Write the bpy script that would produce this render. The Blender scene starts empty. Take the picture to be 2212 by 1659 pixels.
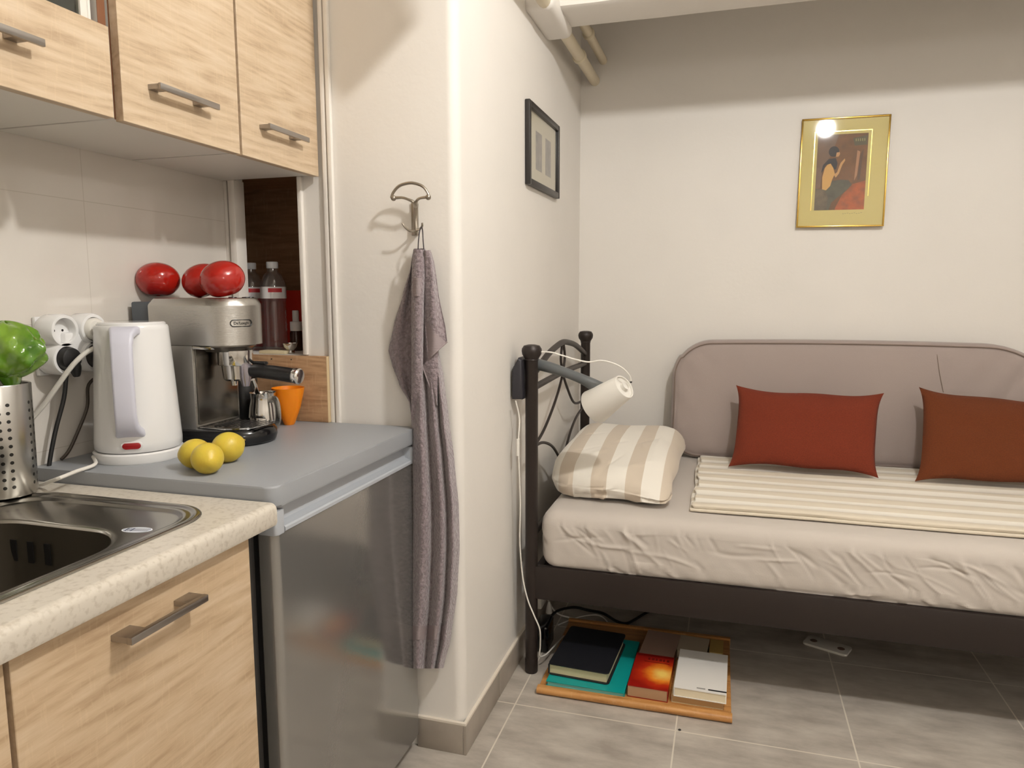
import bpy, bmesh, math, random
from math import sin, cos, pi, radians, sqrt, hypot, exp
from mathutils import Vector, Matrix, noise
random.seed(7)
S = bpy.context.scene
COL = S.collection

# ---------------------------------------------------------------- camera
CAM = Vector((0.0, 0.0, 1.2)); YAW, PIT, ROL, FPX = 0.291131552, -0.122997513, -0.002424234, 1558.63461
_fw = Vector((-sin(YAW)*cos(PIT), cos(YAW)*cos(PIT), sin(PIT)))
_r0 = Vector((cos(YAW), sin(YAW), 0)); _u0 = _r0.cross(_fw)
_r = cos(ROL)*_r0 + sin(ROL)*_u0; _u = -sin(ROL)*_r0 + cos(ROL)*_u0
cd = bpy.data.cameras.new('camera'); cam = bpy.data.objects.new('camera', cd); COL.objects.link(cam)
cd.sensor_fit = 'HORIZONTAL'; cd.sensor_width = 36.0; cd.lens = FPX/2212*36.0
cd.clip_start = 0.02; cd.clip_end = 50
M = Matrix.Identity(4)
for i in range(3):
    M[i][0] = _r[i]; M[i][1] = _u[i]; M[i][2] = -_fw[i]; M[i][3] = CAM[i]
cam.matrix_world = M
S.camera = cam

def at(x, y, ax, v):
    """survey: the point of the plane ax = v that a sight line of the photograph meets"""
    d = _fw + (x-1106)/FPX*_r - (y-829.5)/FPX*_u
    i = 'XYZ'.index(ax)
    return CAM + d*((v-CAM[i])/d[i])

# ---------------------------------------------------------------- world, view, light
S.view_settings.view_transform = 'Standard'; S.view_settings.look = 'None'
S.view_settings.gamma = 1; S.view_settings.use_curve_mapping = False
S.view_settings.exposure = 0.0
w = bpy.data.worlds.new('world'); S.world = w; w.use_nodes = True
w.node_tree.nodes['Background'].inputs[0].default_value = (0.02, 0.02, 0.025, 1)
w.node_tree.nodes['Background'].inputs[1].default_value = 0.2
LAMP = Vector((0.48, 0.9, 2.38)); FILL_STRENGTH = 36.0; LAMP_STRENGTH = 890.0

# ---------------------------------------------------------------- helpers
def lin(c):
    return tuple(((v/255)/12.92 if v/255 <= 0.04045 else ((v/255+0.055)/1.055)**2.4) for v in c)
def link(nt, a, b): nt.links.new(a, b)
def pm(name, col, rough=0.5, metal=0.0, **k):
    m = bpy.data.materials.new(name); m.use_nodes = True
    nt = m.node_tree; b = nt.nodes['Principled BSDF']
    c = lin(col) + (1,)
    b.inputs['Base Color'].default_value = c; b.inputs['Roughness'].default_value = rough
    b.inputs['Metallic'].default_value = metal
    if 'coat' in k: b.inputs['Coat Weight'].default_value = k['coat']
    if 'sheen' in k: b.inputs['Sheen Weight'].default_value = k['sheen']
    if 'trans' in k: b.inputs['Transmission Weight'].default_value = k['trans']
    if 'ior' in k: b.inputs['IOR'].default_value = k['ior']
    if 'alpha' in k: b.inputs['Alpha'].default_value = k['alpha']
    if 'spec' in k: b.inputs['Specular IOR Level'].default_value = k['spec']
    if 'sss' in k:
        b.inputs['Subsurface Weight'].default_value = k['sss']; b.inputs['Subsurface Scale'].default_value = 0.01
    if 'col2' in k or 'bump' in k:
        tc = nt.nodes.new('ShaderNodeTexCoord'); mp = nt.nodes.new('ShaderNodeMapping')
        mp.inputs['Scale'].default_value = k.get('stretch', (1, 1, 1))
        link(nt, tc.outputs['Object'], mp.inputs[0])
        n = nt.nodes.new('ShaderNodeTexNoise'); n.inputs['Scale'].default_value = k.get('nscale', 20)
        n.inputs['Detail'].default_value = k.get('detail', 5)
        link(nt, mp.outputs[0], n.inputs['Vector'])
        if 'col2' in k:
            r = nt.nodes.new('ShaderNodeValToRGB')
            r.color_ramp.elements[0].position = k.get('p0', 0.35); r.color_ramp.elements[1].position = k.get('p1', 0.65)
            r.color_ramp.elements[0].color = c; r.color_ramp.elements[1].color = lin(k['col2']) + (1,)
            link(nt, n.outputs['Fac'], r.inputs[0]); link(nt, r.outputs[0], b.inputs['Base Color'])
        if 'bump' in k:
            n2 = n
            if 'bscale' in k:
                n2 = nt.nodes.new('ShaderNodeTexNoise'); n2.inputs['Scale'].default_value = k['bscale']; n2.inputs['Detail'].default_value = 3
                link(nt, mp.outputs[0], n2.inputs['Vector'])
            bp = nt.nodes.new('ShaderNodeBump'); bp.inputs['Strength'].default_value = k['bump']
            bp.inputs['Distance'].default_value = k.get('bdist', 0.002)
            link(nt, n2.outputs['Fac'], bp.inputs['Height']); link(nt, bp.outputs[0], b.inputs['Normal'])
    return m

def math_node(nt, op, a, b=None, c=None):
    n = nt.nodes.new('ShaderNodeMath'); n.operation = op
    for i, v in enumerate((a, b, c)):
        if v is None: continue
        if isinstance(v, (int, float)): n.inputs[i].default_value = v
        else: link(nt, v, n.inputs[i])
    return n.outputs[0]

def wood_mat(name, light, mid, dark, grain='Y', scale=1.0, rough=0.45, seed=0.0):
    m = bpy.data.materials.new(name); m.use_nodes = True
    nt = m.node_tree; b = nt.nodes['Principled BSDF']
    tc = nt.nodes.new('ShaderNodeTexCoord'); mp = nt.nodes.new('ShaderNodeMapping')
    s = {'X': (1, 9, 9), 'Y': (9, 1, 9), 'Z': (9, 9, 1)}[grain]
    mp.inputs['Scale'].default_value = tuple(v*scale for v in s); mp.inputs['Location'].default_value = (seed, seed*1.7, seed*.6)
    link(nt, tc.outputs['Object'], mp.inputs[0])
    n0 = nt.nodes.new('ShaderNodeTexNoise'); n0.inputs['Scale'].default_value = 0.9; n0.inputs['Detail'].default_value = 2
    link(nt, mp.outputs[0], n0.inputs['Vector'])
    # rings of the trunk: bands of the low noise
    rg = math_node(nt, 'MULTIPLY', n0.outputs['Fac'], 90.0)
    rs = math_node(nt, 'SINE', rg)
    n1 = nt.nodes.new('ShaderNodeTexNoise'); n1.inputs['Scale'].default_value = 8; n1.inputs['Detail'].default_value = 8; n1.inputs['Roughness'].default_value = .65
    link(nt, mp.outputs[0], n1.inputs['Vector'])
    f = math_node(nt, 'ADD', math_node(nt, 'MULTIPLY', rs, 0.075), n1.outputs['Fac'])
    r = nt.nodes.new('ShaderNodeValToRGB'); e = r.color_ramp.elements
    e[0].position = 0.28; e[0].color = lin(dark)+(1,); e[1].position = 0.72; e[1].color = lin(light)+(1,)
    q = e.new(0.48); q.color = lin(mid)+(1,)
    link(nt, f, r.inputs[0])
    # fine pale saw strokes across the grain
    mp2 = nt.nodes.new('ShaderNodeMapping')
    s2 = {'X': (160, 160, 26), 'Y': (160, 160, 26), 'Z': (160, 26, 160)}[grain]
    mp2.inputs['Scale'].default_value = s2; link(nt, tc.outputs['Object'], mp2.inputs[0])
    n2 = nt.nodes.new('ShaderNodeTexNoise'); n2.inputs['Scale'].default_value = 1; n2.inputs['Detail'].default_value = 2
    link(nt, mp2.outputs[0], n2.inputs['Vector'])
    k = math_node(nt, 'MULTIPLY', math_node(nt, 'GREATER_THAN', n2.outputs['Fac'], 0.62), 0.10)
    mx = nt.nodes.new('ShaderNodeMix'); mx.data_type = 'RGBA'
    link(nt, k, mx.inputs[0]); link(nt, r.outputs[0], mx.inputs[6]); mx.inputs[7].default_value = lin((225, 200, 165))+(1,)
    link(nt, mx.outputs[2], b.inputs['Base Color'])
    b.inputs['Roughness'].default_value = rough
    bp = nt.nodes.new('ShaderNodeBump'); bp.inputs['Strength'].default_value = .15; bp.inputs['Distance'].default_value = .001
    link(nt, n1.outputs['Fac'], bp.inputs['Height']); link(nt, bp.outputs[0], b.inputs['Normal'])
    return m

def stripe_mat(name, ca, cb, axis, period, duty, offset=0.0, rough=.85):
    m = pm(name, ca, rough, bump=.25, nscale=420, bdist=.001, sheen=.2)
    nt = m.node_tree; b = nt.nodes['Principled BSDF']
    tc = nt.nodes.new('ShaderNodeTexCoord'); sp = nt.nodes.new('ShaderNodeSeparateXYZ')
    link(nt, tc.outputs['UV' if axis in 'UV' else 'Object'], sp.inputs[0])
    o = sp.outputs[{'X': 0, 'Y': 1, 'Z': 2, 'U': 0, 'V': 1}[axis]]
    f = math_node(nt, 'FRACT', math_node(nt, 'ADD', math_node(nt, 'DIVIDE', o, period), offset))
    g = math_node(nt, 'LESS_THAN', f, duty)
    mx = nt.nodes.new('ShaderNodeMix'); mx.data_type = 'RGBA'
    link(nt, g, mx.inputs[0]); mx.inputs[6].default_value = lin(ca)+(1,); mx.inputs[7].default_value = lin(cb)+(1,)
    link(nt, mx.outputs[2], b.inputs['Base Color'])
    return m

ORG = {}
def org(o): return ORG.get(o.name, Vector((0, 0, 0)))
def tag(o, label=None, cat=None, group=None, kind=None):
    if label: o['label'] = label
    if cat: o['category'] = cat
    if group: o['group'] = group
    if kind: o['kind'] = kind
    return o
def thing(name, loc, label, cat, group=None):
    o = bpy.data.objects.new(name, None); COL.objects.link(o)
    o.empty_display_size = .05; o.location = loc; ORG[o.name] = Vector(loc)
    return tag(o, label, cat, group)

class MB:
    """collects geometry in world coordinates; build() links it as one mesh object"""
    def __init__(s): s.bm = bmesh.new()
    def add(s, vs, fs, M=None):
        vv = [s.bm.verts.new(M @ Vector(v) if M else v) for v in vs]
        for f in fs:
            try: s.bm.faces.new([vv[i] for i in f])
            except ValueError: pass
        return s
    def box(s, x0, x1, y0, y1, z0, z1, bev=0.0, seg=2, M=None):
        t = bmesh.new(); bmesh.ops.create_cube(t, size=1)
        for v in t.verts:
            v.co = Vector(((x0+x1)/2+v.co.x*(x1-x0), (y0+y1)/2+v.co.y*(y1-y0), (z0+z1)/2+v.co.z*(z1-z0)))
        if bev: bmesh.ops.bevel(t, geom=t.edges[:], offset=bev, segments=seg, profile=.5, affect='EDGES')
        s._merge(t, M); return s
    def _merge(s, t, M=None):
        t.verts.index_update()
        s.add([v.co.copy() for v in t.verts], [[v.index for v in f.verts] for f in t.faces], M); t.free()
    def prism(s, pts, h0, h1, axis='Z', bev=0.0, seg=2, M=None):
        """outline pts (2d) extruded along axis; axis Z: (x,y); Y: (x,z); X: (y,z)"""
        t = bmesh.new()
        def P(a, b, h): return {'Z': (a, b, h), 'Y': (a, h, b), 'X': (h, a, b)}[axis]
        lo = [t.verts.new(P(a, b, h0)) for a, b in pts]; hi = [t.verts.new(P(a, b, h1)) for a, b in pts]
        n = len(pts); t.faces.new(lo[::-1]); top = t.faces.new(hi)
        for i in range(n): t.faces.new((lo[i], lo[(i+1) % n], hi[(i+1) % n], hi[i]))
        if bev:
            es = [e for e in t.edges if any(len(f.verts) == n and n > 4 or f in (top,) for f in e.link_faces)]
            bmesh.ops.bevel(t, geom=es, offset=bev, segments=seg, profile=.5, affect='EDGES')
        bmesh.ops.recalc_face_normals(t, faces=t.faces[:])
        s._merge(t, M); return s
    def lathe(s, prof, c, seg=40, M=None, sx=1.0, sy=1.0):
        """prof: list of (r, z) about the vertical through c"""
        vs = []; fs = []; n = len(prof)
        for i in range(seg):
            a = 2*pi*i/seg
            for r, z in prof: vs.append((c[0]+r*cos(a)*sx, c[1]+r*sin(a)*sy, c[2]+z))
        for i in range(seg):
            j = (i+1) % seg
            for k in range(n-1): fs.append((i*n+k, j*n+k, j*n+k+1, i*n+k+1))
        if prof[0][0] > 1e-6: fs.append(tuple(i*n for i in range(seg))[::-1])
        if prof[-1][0] > 1e-6: fs.append(tuple(i*n+n-1 for i in range(seg)))
        t = bmesh.new(); vv = [t.verts.new(v) for v in vs]
        for f in fs:
            try: t.faces.new([vv[i] for i in f])
            except ValueError: pass
        bmesh.ops.remove_doubles(t, verts=t.verts[:], dist=1e-6)
        bmesh.ops.recalc_face_normals(t, faces=t.faces[:])
        s._merge(t, M); return s
    def tube(s, pts, r, seg=10, smooth=True, closed=False, sub=6, flat=1.0):
        pts = [Vector(p) for p in pts]
        rr = r if isinstance(r, (list, tuple)) else [r]*len(pts)
        if smooth and len(pts) > 2:
            out = []; ro = []; n = len(pts); m = n if closed else n-1
            for i in range(m):
                p0 = pts[(i-1) % n] if closed or i > 0 else pts[0]; p1 = pts[i]; p2 = pts[(i+1) % n]
                p3 = pts[(i+2) % n] if closed or i+2 < n else pts[-1]
                for k in range(sub):
                    t = k/sub; t2 = t*t; t3 = t2*t
                    out.append(.5*((2*p1)+(p2-p0)*t+(2*p0-5*p1+4*p2-p3)*t2+(3*p1-p0-3*p2+p3)*t3))
                    ro.append(rr[i]*(1-t)+rr[(i+1) % n]*t)
            if not closed: out.append(pts[-1]); ro.append(rr[-1])
            pts, rr = out, ro
        n = len(pts); nrm = None; vs = []; fs = []
        for i, p in enumerate(pts):
            a = pts[(i-1) % n] if closed or i > 0 else p; b = pts[(i+1) % n] if closed or i < n-1 else p
            t = (b-a).normalized()
            if nrm is None:
                nrm = t.cross(Vector((0, 0, 1)) if abs(t.z) < .9 else Vector((1, 0, 0))).normalized()
            nrm = (nrm - t*nrm.dot(t)).normalized(); bn = t.cross(nrm)
            for k in range(seg):
                an = 2*pi*k/seg; vs.append(p+nrm*cos(an)*rr[i]+bn*sin(an)*rr[i]*flat)
        m = n if closed else n-1
        for i in range(m):
            j = (i+1) % n
            for k in range(seg): fs.append((i*seg+k, j*seg+k, j*seg+(k+1) % seg, i*seg+(k+1) % seg))
        if not closed:
            fs.append(tuple(range(seg))); fs.append(tuple(range((n-1)*seg, n*seg))[::-1])
        s.add(vs, fs); return s
    def ball(s, c, r, sx=1, sy=1, sz=1, seg=28, rings=18, fn=None, M=None):
        prof = [(r*sin(pi*i/rings), -r*cos(pi*i/rings)) for i in range(rings+1)]
        vs = []; fs = []
        for i in range(rings+1):
            for k in range(seg):
                a = 2*pi*k/seg; v = Vector((prof[i][0]*cos(a), prof[i][0]*sin(a), prof[i][1]))
                if fn: v = fn(v, a, prof[i][1]/r)
                vs.append((v.x*sx, v.y*sy, v.z*sz))
        for i in range(rings):
            for k in range(seg): fs.append((i*seg+k, i*seg+(k+1) % seg, (i+1)*seg+(k+1) % seg, (i+1)*seg+k))
        t = bmesh.new(); vv = [t.verts.new(v) for v in vs]
        for f in fs: t.faces.new([vv[i] for i in f])
        bmesh.ops.remove_doubles(t, verts=t.verts[:], dist=1e-6); bmesh.ops.recalc_face_normals(t, faces=t.faces[:])
        s._merge(t, Matrix.Translation(c) @ (M if M else Matrix.Identity(4))); return s
    def grid(s, nu, nv, fn, closed_u=False):
        vs = [fn(i/(nu-1) if not closed_u else i/nu, j/(nv-1)) for i in range(nu) for j in range(nv)]
        fs = []
        for i in range(nu if closed_u else nu-1):
            ii = (i+1) % nu
            for j in range(nv-1): fs.append((i*nv+j, ii*nv+j, ii*nv+j+1, i*nv+j+1))
        s.add(vs, fs); return s
    def build(s, name, mat, parent=None, smooth=None, auto=35, uvfn=None, fix=False):
        if fix: bmesh.ops.remove_doubles(s.bm, verts=s.bm.verts[:], dist=1e-5)
        if fix: bmesh.ops.recalc_face_normals(s.bm, faces=s.bm.faces[:])
        o0 = org(parent) if parent else Vector((0, 0, 0))
        me = bpy.data.meshes.new(name)
        own = None
        if parent is None:
            # origin at the base centre of the thing
            xs = [v.co for v in s.bm.verts]
            own = Vector(((min(v.x for v in xs)+max(v.x for v in xs))/2, (min(v.y for v in xs)+max(v.y for v in xs))/2, min(v.z for v in xs)))
            o0 = own
        if uvfn:
            uvl = s.bm.loops.layers.uv.new('UVMap')
            for f in s.bm.faces:
                for l in f.loops: l[uvl].uv = uvfn(l.vert.co)
        for v in s.bm.verts: v.co -= o0
        s.bm.to_mesh(me); s.bm.free()
        mats = mat if isinstance(mat, (list, tuple)) else [mat]
        for m in mats: me.materials.append(m)
        for p in me.polygons: p.use_smooth = True
        if smooth is not False: me.set_sharp_from_angle(angle=radians(auto))
        else:
            for p in me.polygons: p.use_smooth = False
        o = bpy.data.objects.new(name, me); COL.objects.link(o)
        if parent: o.parent = parent; ORG[o.name] = o0
        else: o.location = own; ORG[o.name] = own
        return o

def rrect(x0, x1, y0, y1, r, n=8):
    pts = []
    rs = r if isinstance(r, (tuple, list)) else (r,)*4
    for (cx, cy, a0, q) in ((x1-rs[0], y1-rs[0], 0, rs[0]), (x0+rs[1], y1-rs[1], 90, rs[1]), (x0+rs[2], y0+rs[2], 180, rs[2]), (x1-rs[3], y0+rs[3], 270, rs[3])):
        for k in range(n+1):
            a = radians(a0+90*k/n); pts.append((cx+q*cos(a), cy+q*sin(a)))
    return pts
def struct(mb, name, mat, **k): return tag(mb.build(name, mat, **k), kind='structure')
def roundbox(mb, x0, x1, y0, y1, z0, z1, r, nx, ny, nz, disp=None):
    lo = Vector((x0+r, y0+r, z0+r)); hi = Vector((x1-r, y1-r, z1-r))
    def sp(a, b, n):   # denser near both ends
        out = []
        for i in range(n+1):
            t = i/n; out.append(a+(b-a)*t)
        return out
    def arc(a, b, n):
        q = [a+r*(1-cos(pi/2*k/4)) for k in range(4)]; e = [b-r*(1-cos(pi/2*k/4)) for k in range(4)][::-1]
        return q+sp(a+r, b-r, n)+e
    X, Y, Z = arc(x0, x1, nx), arc(y0, y1, ny), arc(z0, z1, nz)
    t = bmesh.new()
    def P(x, y, z):
        p = Vector((x, y, z)); c = Vector((min(max(x, lo.x), hi.x), min(max(y, lo.y), hi.y), min(max(z, lo.z), hi.z)))
        d = p-c
        nrm = d.normalized() if d.length > 1e-9 else Vector((0, 0, 1))
        q = c+nrm*r
        if disp: q = q+nrm*disp(q, nrm)
        return t.verts.new(q)
    def face(A, B, f):
        g = [[P(*f(a, b)) for b in B] for a in A]
        for i in range(len(A)-1):
            for j in range(len(B)-1): t.faces.new((g[i][j], g[i+1][j], g[i+1][j+1], g[i][j+1]))
    face(X, Y, lambda a, b: (a, b, z0)); face(X, Y, lambda a, b: (a, b, z1))
    face(X, Z, lambda a, b: (a, y0, b)); face(X, Z, lambda a, b: (a, y1, b))
    face(Y, Z, lambda a, b: (x0, a, b)); face(Y, Z, lambda a, b: (x1, a, b))
    bmesh.ops.remove_doubles(t, verts=t.verts[:], dist=2e-4)
    bmesh.ops.recalc_face_normals(t, faces=t.faces[:])
    mb._merge(t); return mb
def text_mesh(txt, size, M, depth=0.0004):
    cu = bpy.data.curves.new('t', 'FONT'); cu.body = txt; cu.size = size; cu.extrude = depth; cu.align_x = 'CENTER'; cu.align_y = 'CENTER'
    o = bpy.data.objects.new('t', cu); COL.objects.link(o)
    bpy.context.view_layer.update()
    dg = bpy.context.evaluated_depsgraph_get(); me = bpy.data.meshes.new_from_object(o.evaluated_get(dg))
    mb = MB(); mb.add([v.co.copy() for v in me.vertices], [list(p.vertices) for p in me.polygons], M)
    bpy.data.objects.remove(o); bpy.data.curves.remove(cu); bpy.data.meshes.remove(me)
    return mb
def frame_M(o, ex, ey):
    ex = Vector(ex).normalized(); ey = Vector(ey); ey = (ey-ex*ey.dot(ex)).normalized(); ez = ex.cross(ey)
    m = Matrix.Identity(4)
    for i in range(3): m[i][0] = ex[i]; m[i][1] = ey[i]; m[i][2] = ez[i]; m[i][3] = o[i]
    return m

# ---------------------------------------------------------------- materials
WALLC = (226, 221, 214)
m_wall = pm('wall_plaster', WALLC, .6, bump=.25, nscale=3, bscale=60, bdist=.002, col2=(229, 224, 217))
m_ceil = pm('ceiling_paint', (232, 226, 216), .7)
m_oak = wood_mat('sonoma_oak', (208, 188, 162), (196, 173, 144), (174, 150, 122), 'Y', 1.0, .42)
m_oak2 = wood_mat('sonoma_oak_low', (206, 184, 156), (192, 167, 136), (168, 142, 112), 'Y', .8, .42, seed=3.1)
m_oakboard = wood_mat('oak_board', (190, 155, 118), (170, 133, 98), (140, 105, 74), 'X', 1.3, .5, seed=5)
m_edge = pm('cabinet_edge_brown', (120, 76, 48), .5)
m_white_lam = pm('white_laminate', (224, 220, 213), .45)
m_tile = pm('glossy_wall_tile', (216, 210, 202), .12, col2=(210, 203, 194), nscale=4, coat=.2)
m_steel = pm('brushed_steel', (190, 188, 184), .2, 1.0, bump=.22, nscale=60, stretch=(1, 1, 40))
m_chrome = pm('polished_chrome', (215, 213, 210), .1, 1.0)
m_sink = pm('sink_steel', (150, 146, 138), .22, 1.0, bump=.05, nscale=90)
m_nickel = pm('satin_nickel', (168, 160, 148), .28, 1.0)
m_handle = pm('handle_aluminium', (165, 160, 155), .32, 1.0)
m_counter = pm('stone_laminate', (206, 198, 185), .35, col2=(182, 172, 157), nscale=120, detail=12, p0=.50, p1=.72)
m_fridge_top = pm('fridge_top_grey', (150, 153, 157), .42, bump=.08, nscale=300)
m_fridge_door = pm('silver_door', (156, 154, 151), .13, .68, bump=.05, nscale=260)
m_fridge_body = pm('fridge_side_dark', (92, 90, 88), .35, .3)
m_fhandle = pm('light_grey_plastic', (172, 176, 182), .35)
m_black = pm('black_plastic', (22, 21, 22), .35)
m_blackgloss = pm('black_gloss', (16, 16, 18), .15)
m_white_pl = pm('white_plastic', (228, 227, 226), .09, coat=.3)
m_white_soft = pm('white_plastic_soft', (226, 222, 214), .4)
m_kettle_grey = pm('kettle_handle_lilac', (205, 205, 218), .3)
m_red_clear = pm('red_switch', (150, 20, 24), .2)
m_tomato = pm('tomato_skin', (172, 34, 22), .16, col2=(158, 22, 16), nscale=9, sss=.05, coat=.3)
m_green_stem = pm('tomato_calyx', (70, 90, 40), .6)
m_lemon = pm('lemon_skin', (214, 190, 66), .38, col2=(198, 170, 54), nscale=22, bump=.35, bscale=260, bdist=.001, sss=.1)
m_orange = pm('orange_plastic', (240, 136, 8), .35, sss=.2)
m_green = pm('green_translucent_plastic', (138, 178, 60), .12, trans=.3, coat=.5, col2=(84, 138, 34), nscale=14, p0=.4, p1=.6)
m_dark_metal = pm('dark_brown_bed_metal', (44, 36, 33), .45, .3)
m_bedhole = pm('bedframe_inner', (46, 38, 33), .6)
m_greyarm = pm('grey_lamp_arm', (92, 95, 96), .4)
m_towel = pm('taupe_terry', (150, 136, 139), .95, bump=1.0, nscale=150, bdist=.006, sheen=.5, col2=(122, 108, 112), p0=.36, p1=.64)
m_towel_band = pm('taupe_woven_band', (150, 137, 138), .8, bump=.6, nscale=30, bdist=.002, stretch=(1, 1, 18))
m_sheet = pm('taupe_cotton_sheet', (196, 187, 178), .9, bump=.35, nscale=14, bscale=500, bdist=.0008, sheen=.3)
m_cushion = pm('taupe_cover', (160, 146, 140), .92, bump=.4, nscale=400, bdist=.001, sheen=.3)
m_rust = pm('rust_linen', (118, 44, 18), .95, bump=.7, nscale=330, bdist=.0015, col2=(102, 36, 14), p0=.3, p1=.7)
m_rust2 = pm('brown_rust_linen', (104, 48, 10), .95, bump=.7, nscale=330, bdist=.0015, col2=(90, 40, 8), p0=.3, p1=.7)
m_gold = pm('gold_metal', (212, 176, 92), .22, 1.0)
m_mat = pm('gold_paper_mat', (204, 188, 116), .6)
m_mat_l = pm('ivory_mat', (206, 198, 172), .6)
m_blackframe = pm('black_frame_wood', (38, 34, 32), .4)
m_photo = pm('grey_photo', (92, 86, 80), .4, col2=(138, 130, 122), nscale=30)
m_glass_pane = pm('picture_glass', (255, 255, 255), .02, trans=1.0, ior=1.45)
m_pipe = pm('cream_pipe_paint', (214, 202, 176), .35)
m_base_tile = pm('baseboard_tile', (168, 158, 146), .4, col2=(152, 142, 131), nscale=9)
m_grout = pm('light_caulk', (222, 212, 198), .7)
m_traywood = wood_mat('tray_wood', (200, 148, 88), (184, 130, 72), (150, 100, 52), 'X', 1.0, .45, seed=9)
m_niche = wood_mat('dark_niche_wood', (186, 146, 110), (168, 130, 94), (150, 112, 78), 'X', 1.0, .5, seed=13)
m_water = None
m_label = pm('bottle_label_white', (225, 222, 222), .5)
m_label_red = pm('bottle_label_red', (190, 50, 55), .5)
m_cap = pm('bottle_cap', (225, 228, 232), .4)
m_cord_white = pm('white_cord', (228, 224, 216), .45)
m_cord_black = pm('black_cord', (18, 17, 17), .5)
m_paper = pm('book_pages', (206, 196, 158), .8, bump=.5, nscale=10, stretch=(1, 1, 60), bdist=.001)
m_teal = pm('teal_cover', (10, 150, 146), .4)
m_teal_l = pm('teal_light', (140, 205, 196), .5)
m_redcover = None

def glass_mat(name='thin_glass', tint=(1, 1, 1), ior=1.5, milk=0):
    m = bpy.data.materials.new(name); m.use_nodes = True; nt = m.node_tree; nt.nodes.clear()
    tr = nt.nodes.new('ShaderNodeBsdfTransparent'); tr.inputs[0].default_value = tint+(1,)
    g = nt.nodes.new('ShaderNodeBsdfGlossy'); g.inputs['Roughness'].default_value = .03
    f = nt.nodes.new('ShaderNodeFresnel'); f.inputs['IOR'].default_value = ior
    mx = nt.nodes.new('ShaderNodeMixShader'); o = nt.nodes.new('ShaderNodeOutputMaterial')
    ge = nt.nodes.new('ShaderNodeNewGeometry'); iv = nt.nodes.new('ShaderNodeMix'); link(nt, ge.outputs['Backfacing'], iv.inputs[0]); iv.inputs[2].default_value = ior; iv.inputs[3].default_value = 1/ior; link(nt, iv.outputs[0], f.inputs['IOR'])
    link(nt, f.outputs[0], mx.inputs[0]); md = nt.nodes.new('ShaderNodeMixShader'); md.inputs[0].default_value = milk; df = nt.nodes.new('ShaderNodeBsdfDiffuse')
    link(nt, tr.outputs[0], md.inputs[1]); link(nt, df.outputs[0], md.inputs[2]); link(nt, md.outputs[0], mx.inputs[1]); link(nt, g.outputs[0], mx.inputs[2]); link(nt, mx.outputs[0], o.inputs[0])
    return m
# ---------------------------------------------------------------- the setting
YK, XS, YB, XT, ZC = 1.659, -.631, 3.129, -1.29, 2.6
XR, YF = 2.3, -1.5
# floor with tiles
def floor_mat():
    m = pm('floor_tiles', (174, 166, 156), .32)
    nt = m.node_tree; b = nt.nodes['Principled BSDF']
    g = nt.nodes.new('ShaderNodeNewGeometry'); sp = nt.nodes.new('ShaderNodeSeparateXYZ'); link(nt, g.outputs['Position'], sp.inputs[0])
    def line(o, off, per, wd):
        f = math_node(nt, 'FRACT', math_node(nt, 'DIVIDE', math_node(nt, 'SUBTRACT', o, off-50*per), per))
        d = math_node(nt, 'MINIMUM', f, math_node(nt, 'SUBTRACT', 1.0, f))
        return math_node(nt, 'LESS_THAN', d, wd/per)
    gx = line(sp.outputs[0], -.104, .463, .0021); gy = line(sp.outputs[1], 1.918, .53, .0021)
    gg = math_node(nt, 'MAXIMUM', gx, gy)
    mp = nt.nodes.new('ShaderNodeMapping'); mp.inputs['Scale'].default_value = (3.0, 7.5, 1); link(nt, g.outputs['Position'], mp.inputs[0])
    n = nt.nodes.new('ShaderNodeTexNoise'); n.inputs['Scale'].default_value = 2.2; n.inputs['Detail'].default_value = 8; n.inputs['Roughness'].default_value = .62
    link(nt, mp.outputs[0], n.inputs['Vector'])
    r = nt.nodes.new('ShaderNodeValToRGB'); e = r.color_ramp.elements
    e[0].position = .32; e[0].color = lin((158, 149, 139))+(1,); e[1].position = .68; e[1].color = lin((194, 186, 175))+(1,)
    link(nt, n.outputs['Fac'], r.inputs[0])
    mx = nt.nodes.new('ShaderNodeMix'); mx.data_type = 'RGBA'
    link(nt, gg, mx.inputs[0]); link(nt, r.outputs[0], mx.inputs[6]); mx.inputs[7].default_value = lin((216, 208, 194))+(1,)
    link(nt, mx.outputs[2], b.inputs['Base Color'])
    bp = nt.nodes.new('ShaderNodeBump'); bp.inputs['Strength'].default_value = .4; bp.inputs['Distance'].default_value = .002; bp.invert = True
    link(nt, gg, bp.inputs['Height']); link(nt, bp.outputs[0], b.inputs['Normal'])
    return m
struct(MB().box(XT-.1, XR+.1, YF-.1, YB+.1, -.1, 0), 'floor', floor_mat())
struct(MB().box(XT-.1, XR+.1, YF-.1, YB+.1, ZC, ZC+.1), 'ceiling', m_ceil)
struct(MB().box(XT-.1, XR+.1, YB, YB+.1, 0, ZC), 'wall_back', m_wall)
struct(MB().box(XR, XR+.1, YF, YB, 0, ZC), 'wall_right', m_wall)
struct(MB().box(XT-.1, XR+.1, YF-.1, YF, 0, ZC), 'wall_front', m_wall)
nt = m_tile.node_tree; b = nt.nodes['Principled BSDF']; g_ = nt.nodes.new('ShaderNodeNewGeometry'); sp = nt.nodes.new('ShaderNodeSeparateXYZ'); link(nt, g_.outputs['Position'], sp.inputs[0])
def jn(o, off, per):
    f = math_node(nt, 'FRACT', math_node(nt, 'DIVIDE', math_node(nt, 'SUBTRACT', o, off-20*per), per))
    return math_node(nt, 'LESS_THAN', math_node(nt, 'MINIMUM', f, math_node(nt, 'SUBTRACT', 1.0, f)), .0009/per)
jj = math_node(nt, 'MAXIMUM', jn(sp.outputs[1], 1.213, .5), jn(sp.outputs[2], 1.395, .25))
src = b.inputs['Base Color'].links[0].from_socket
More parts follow.
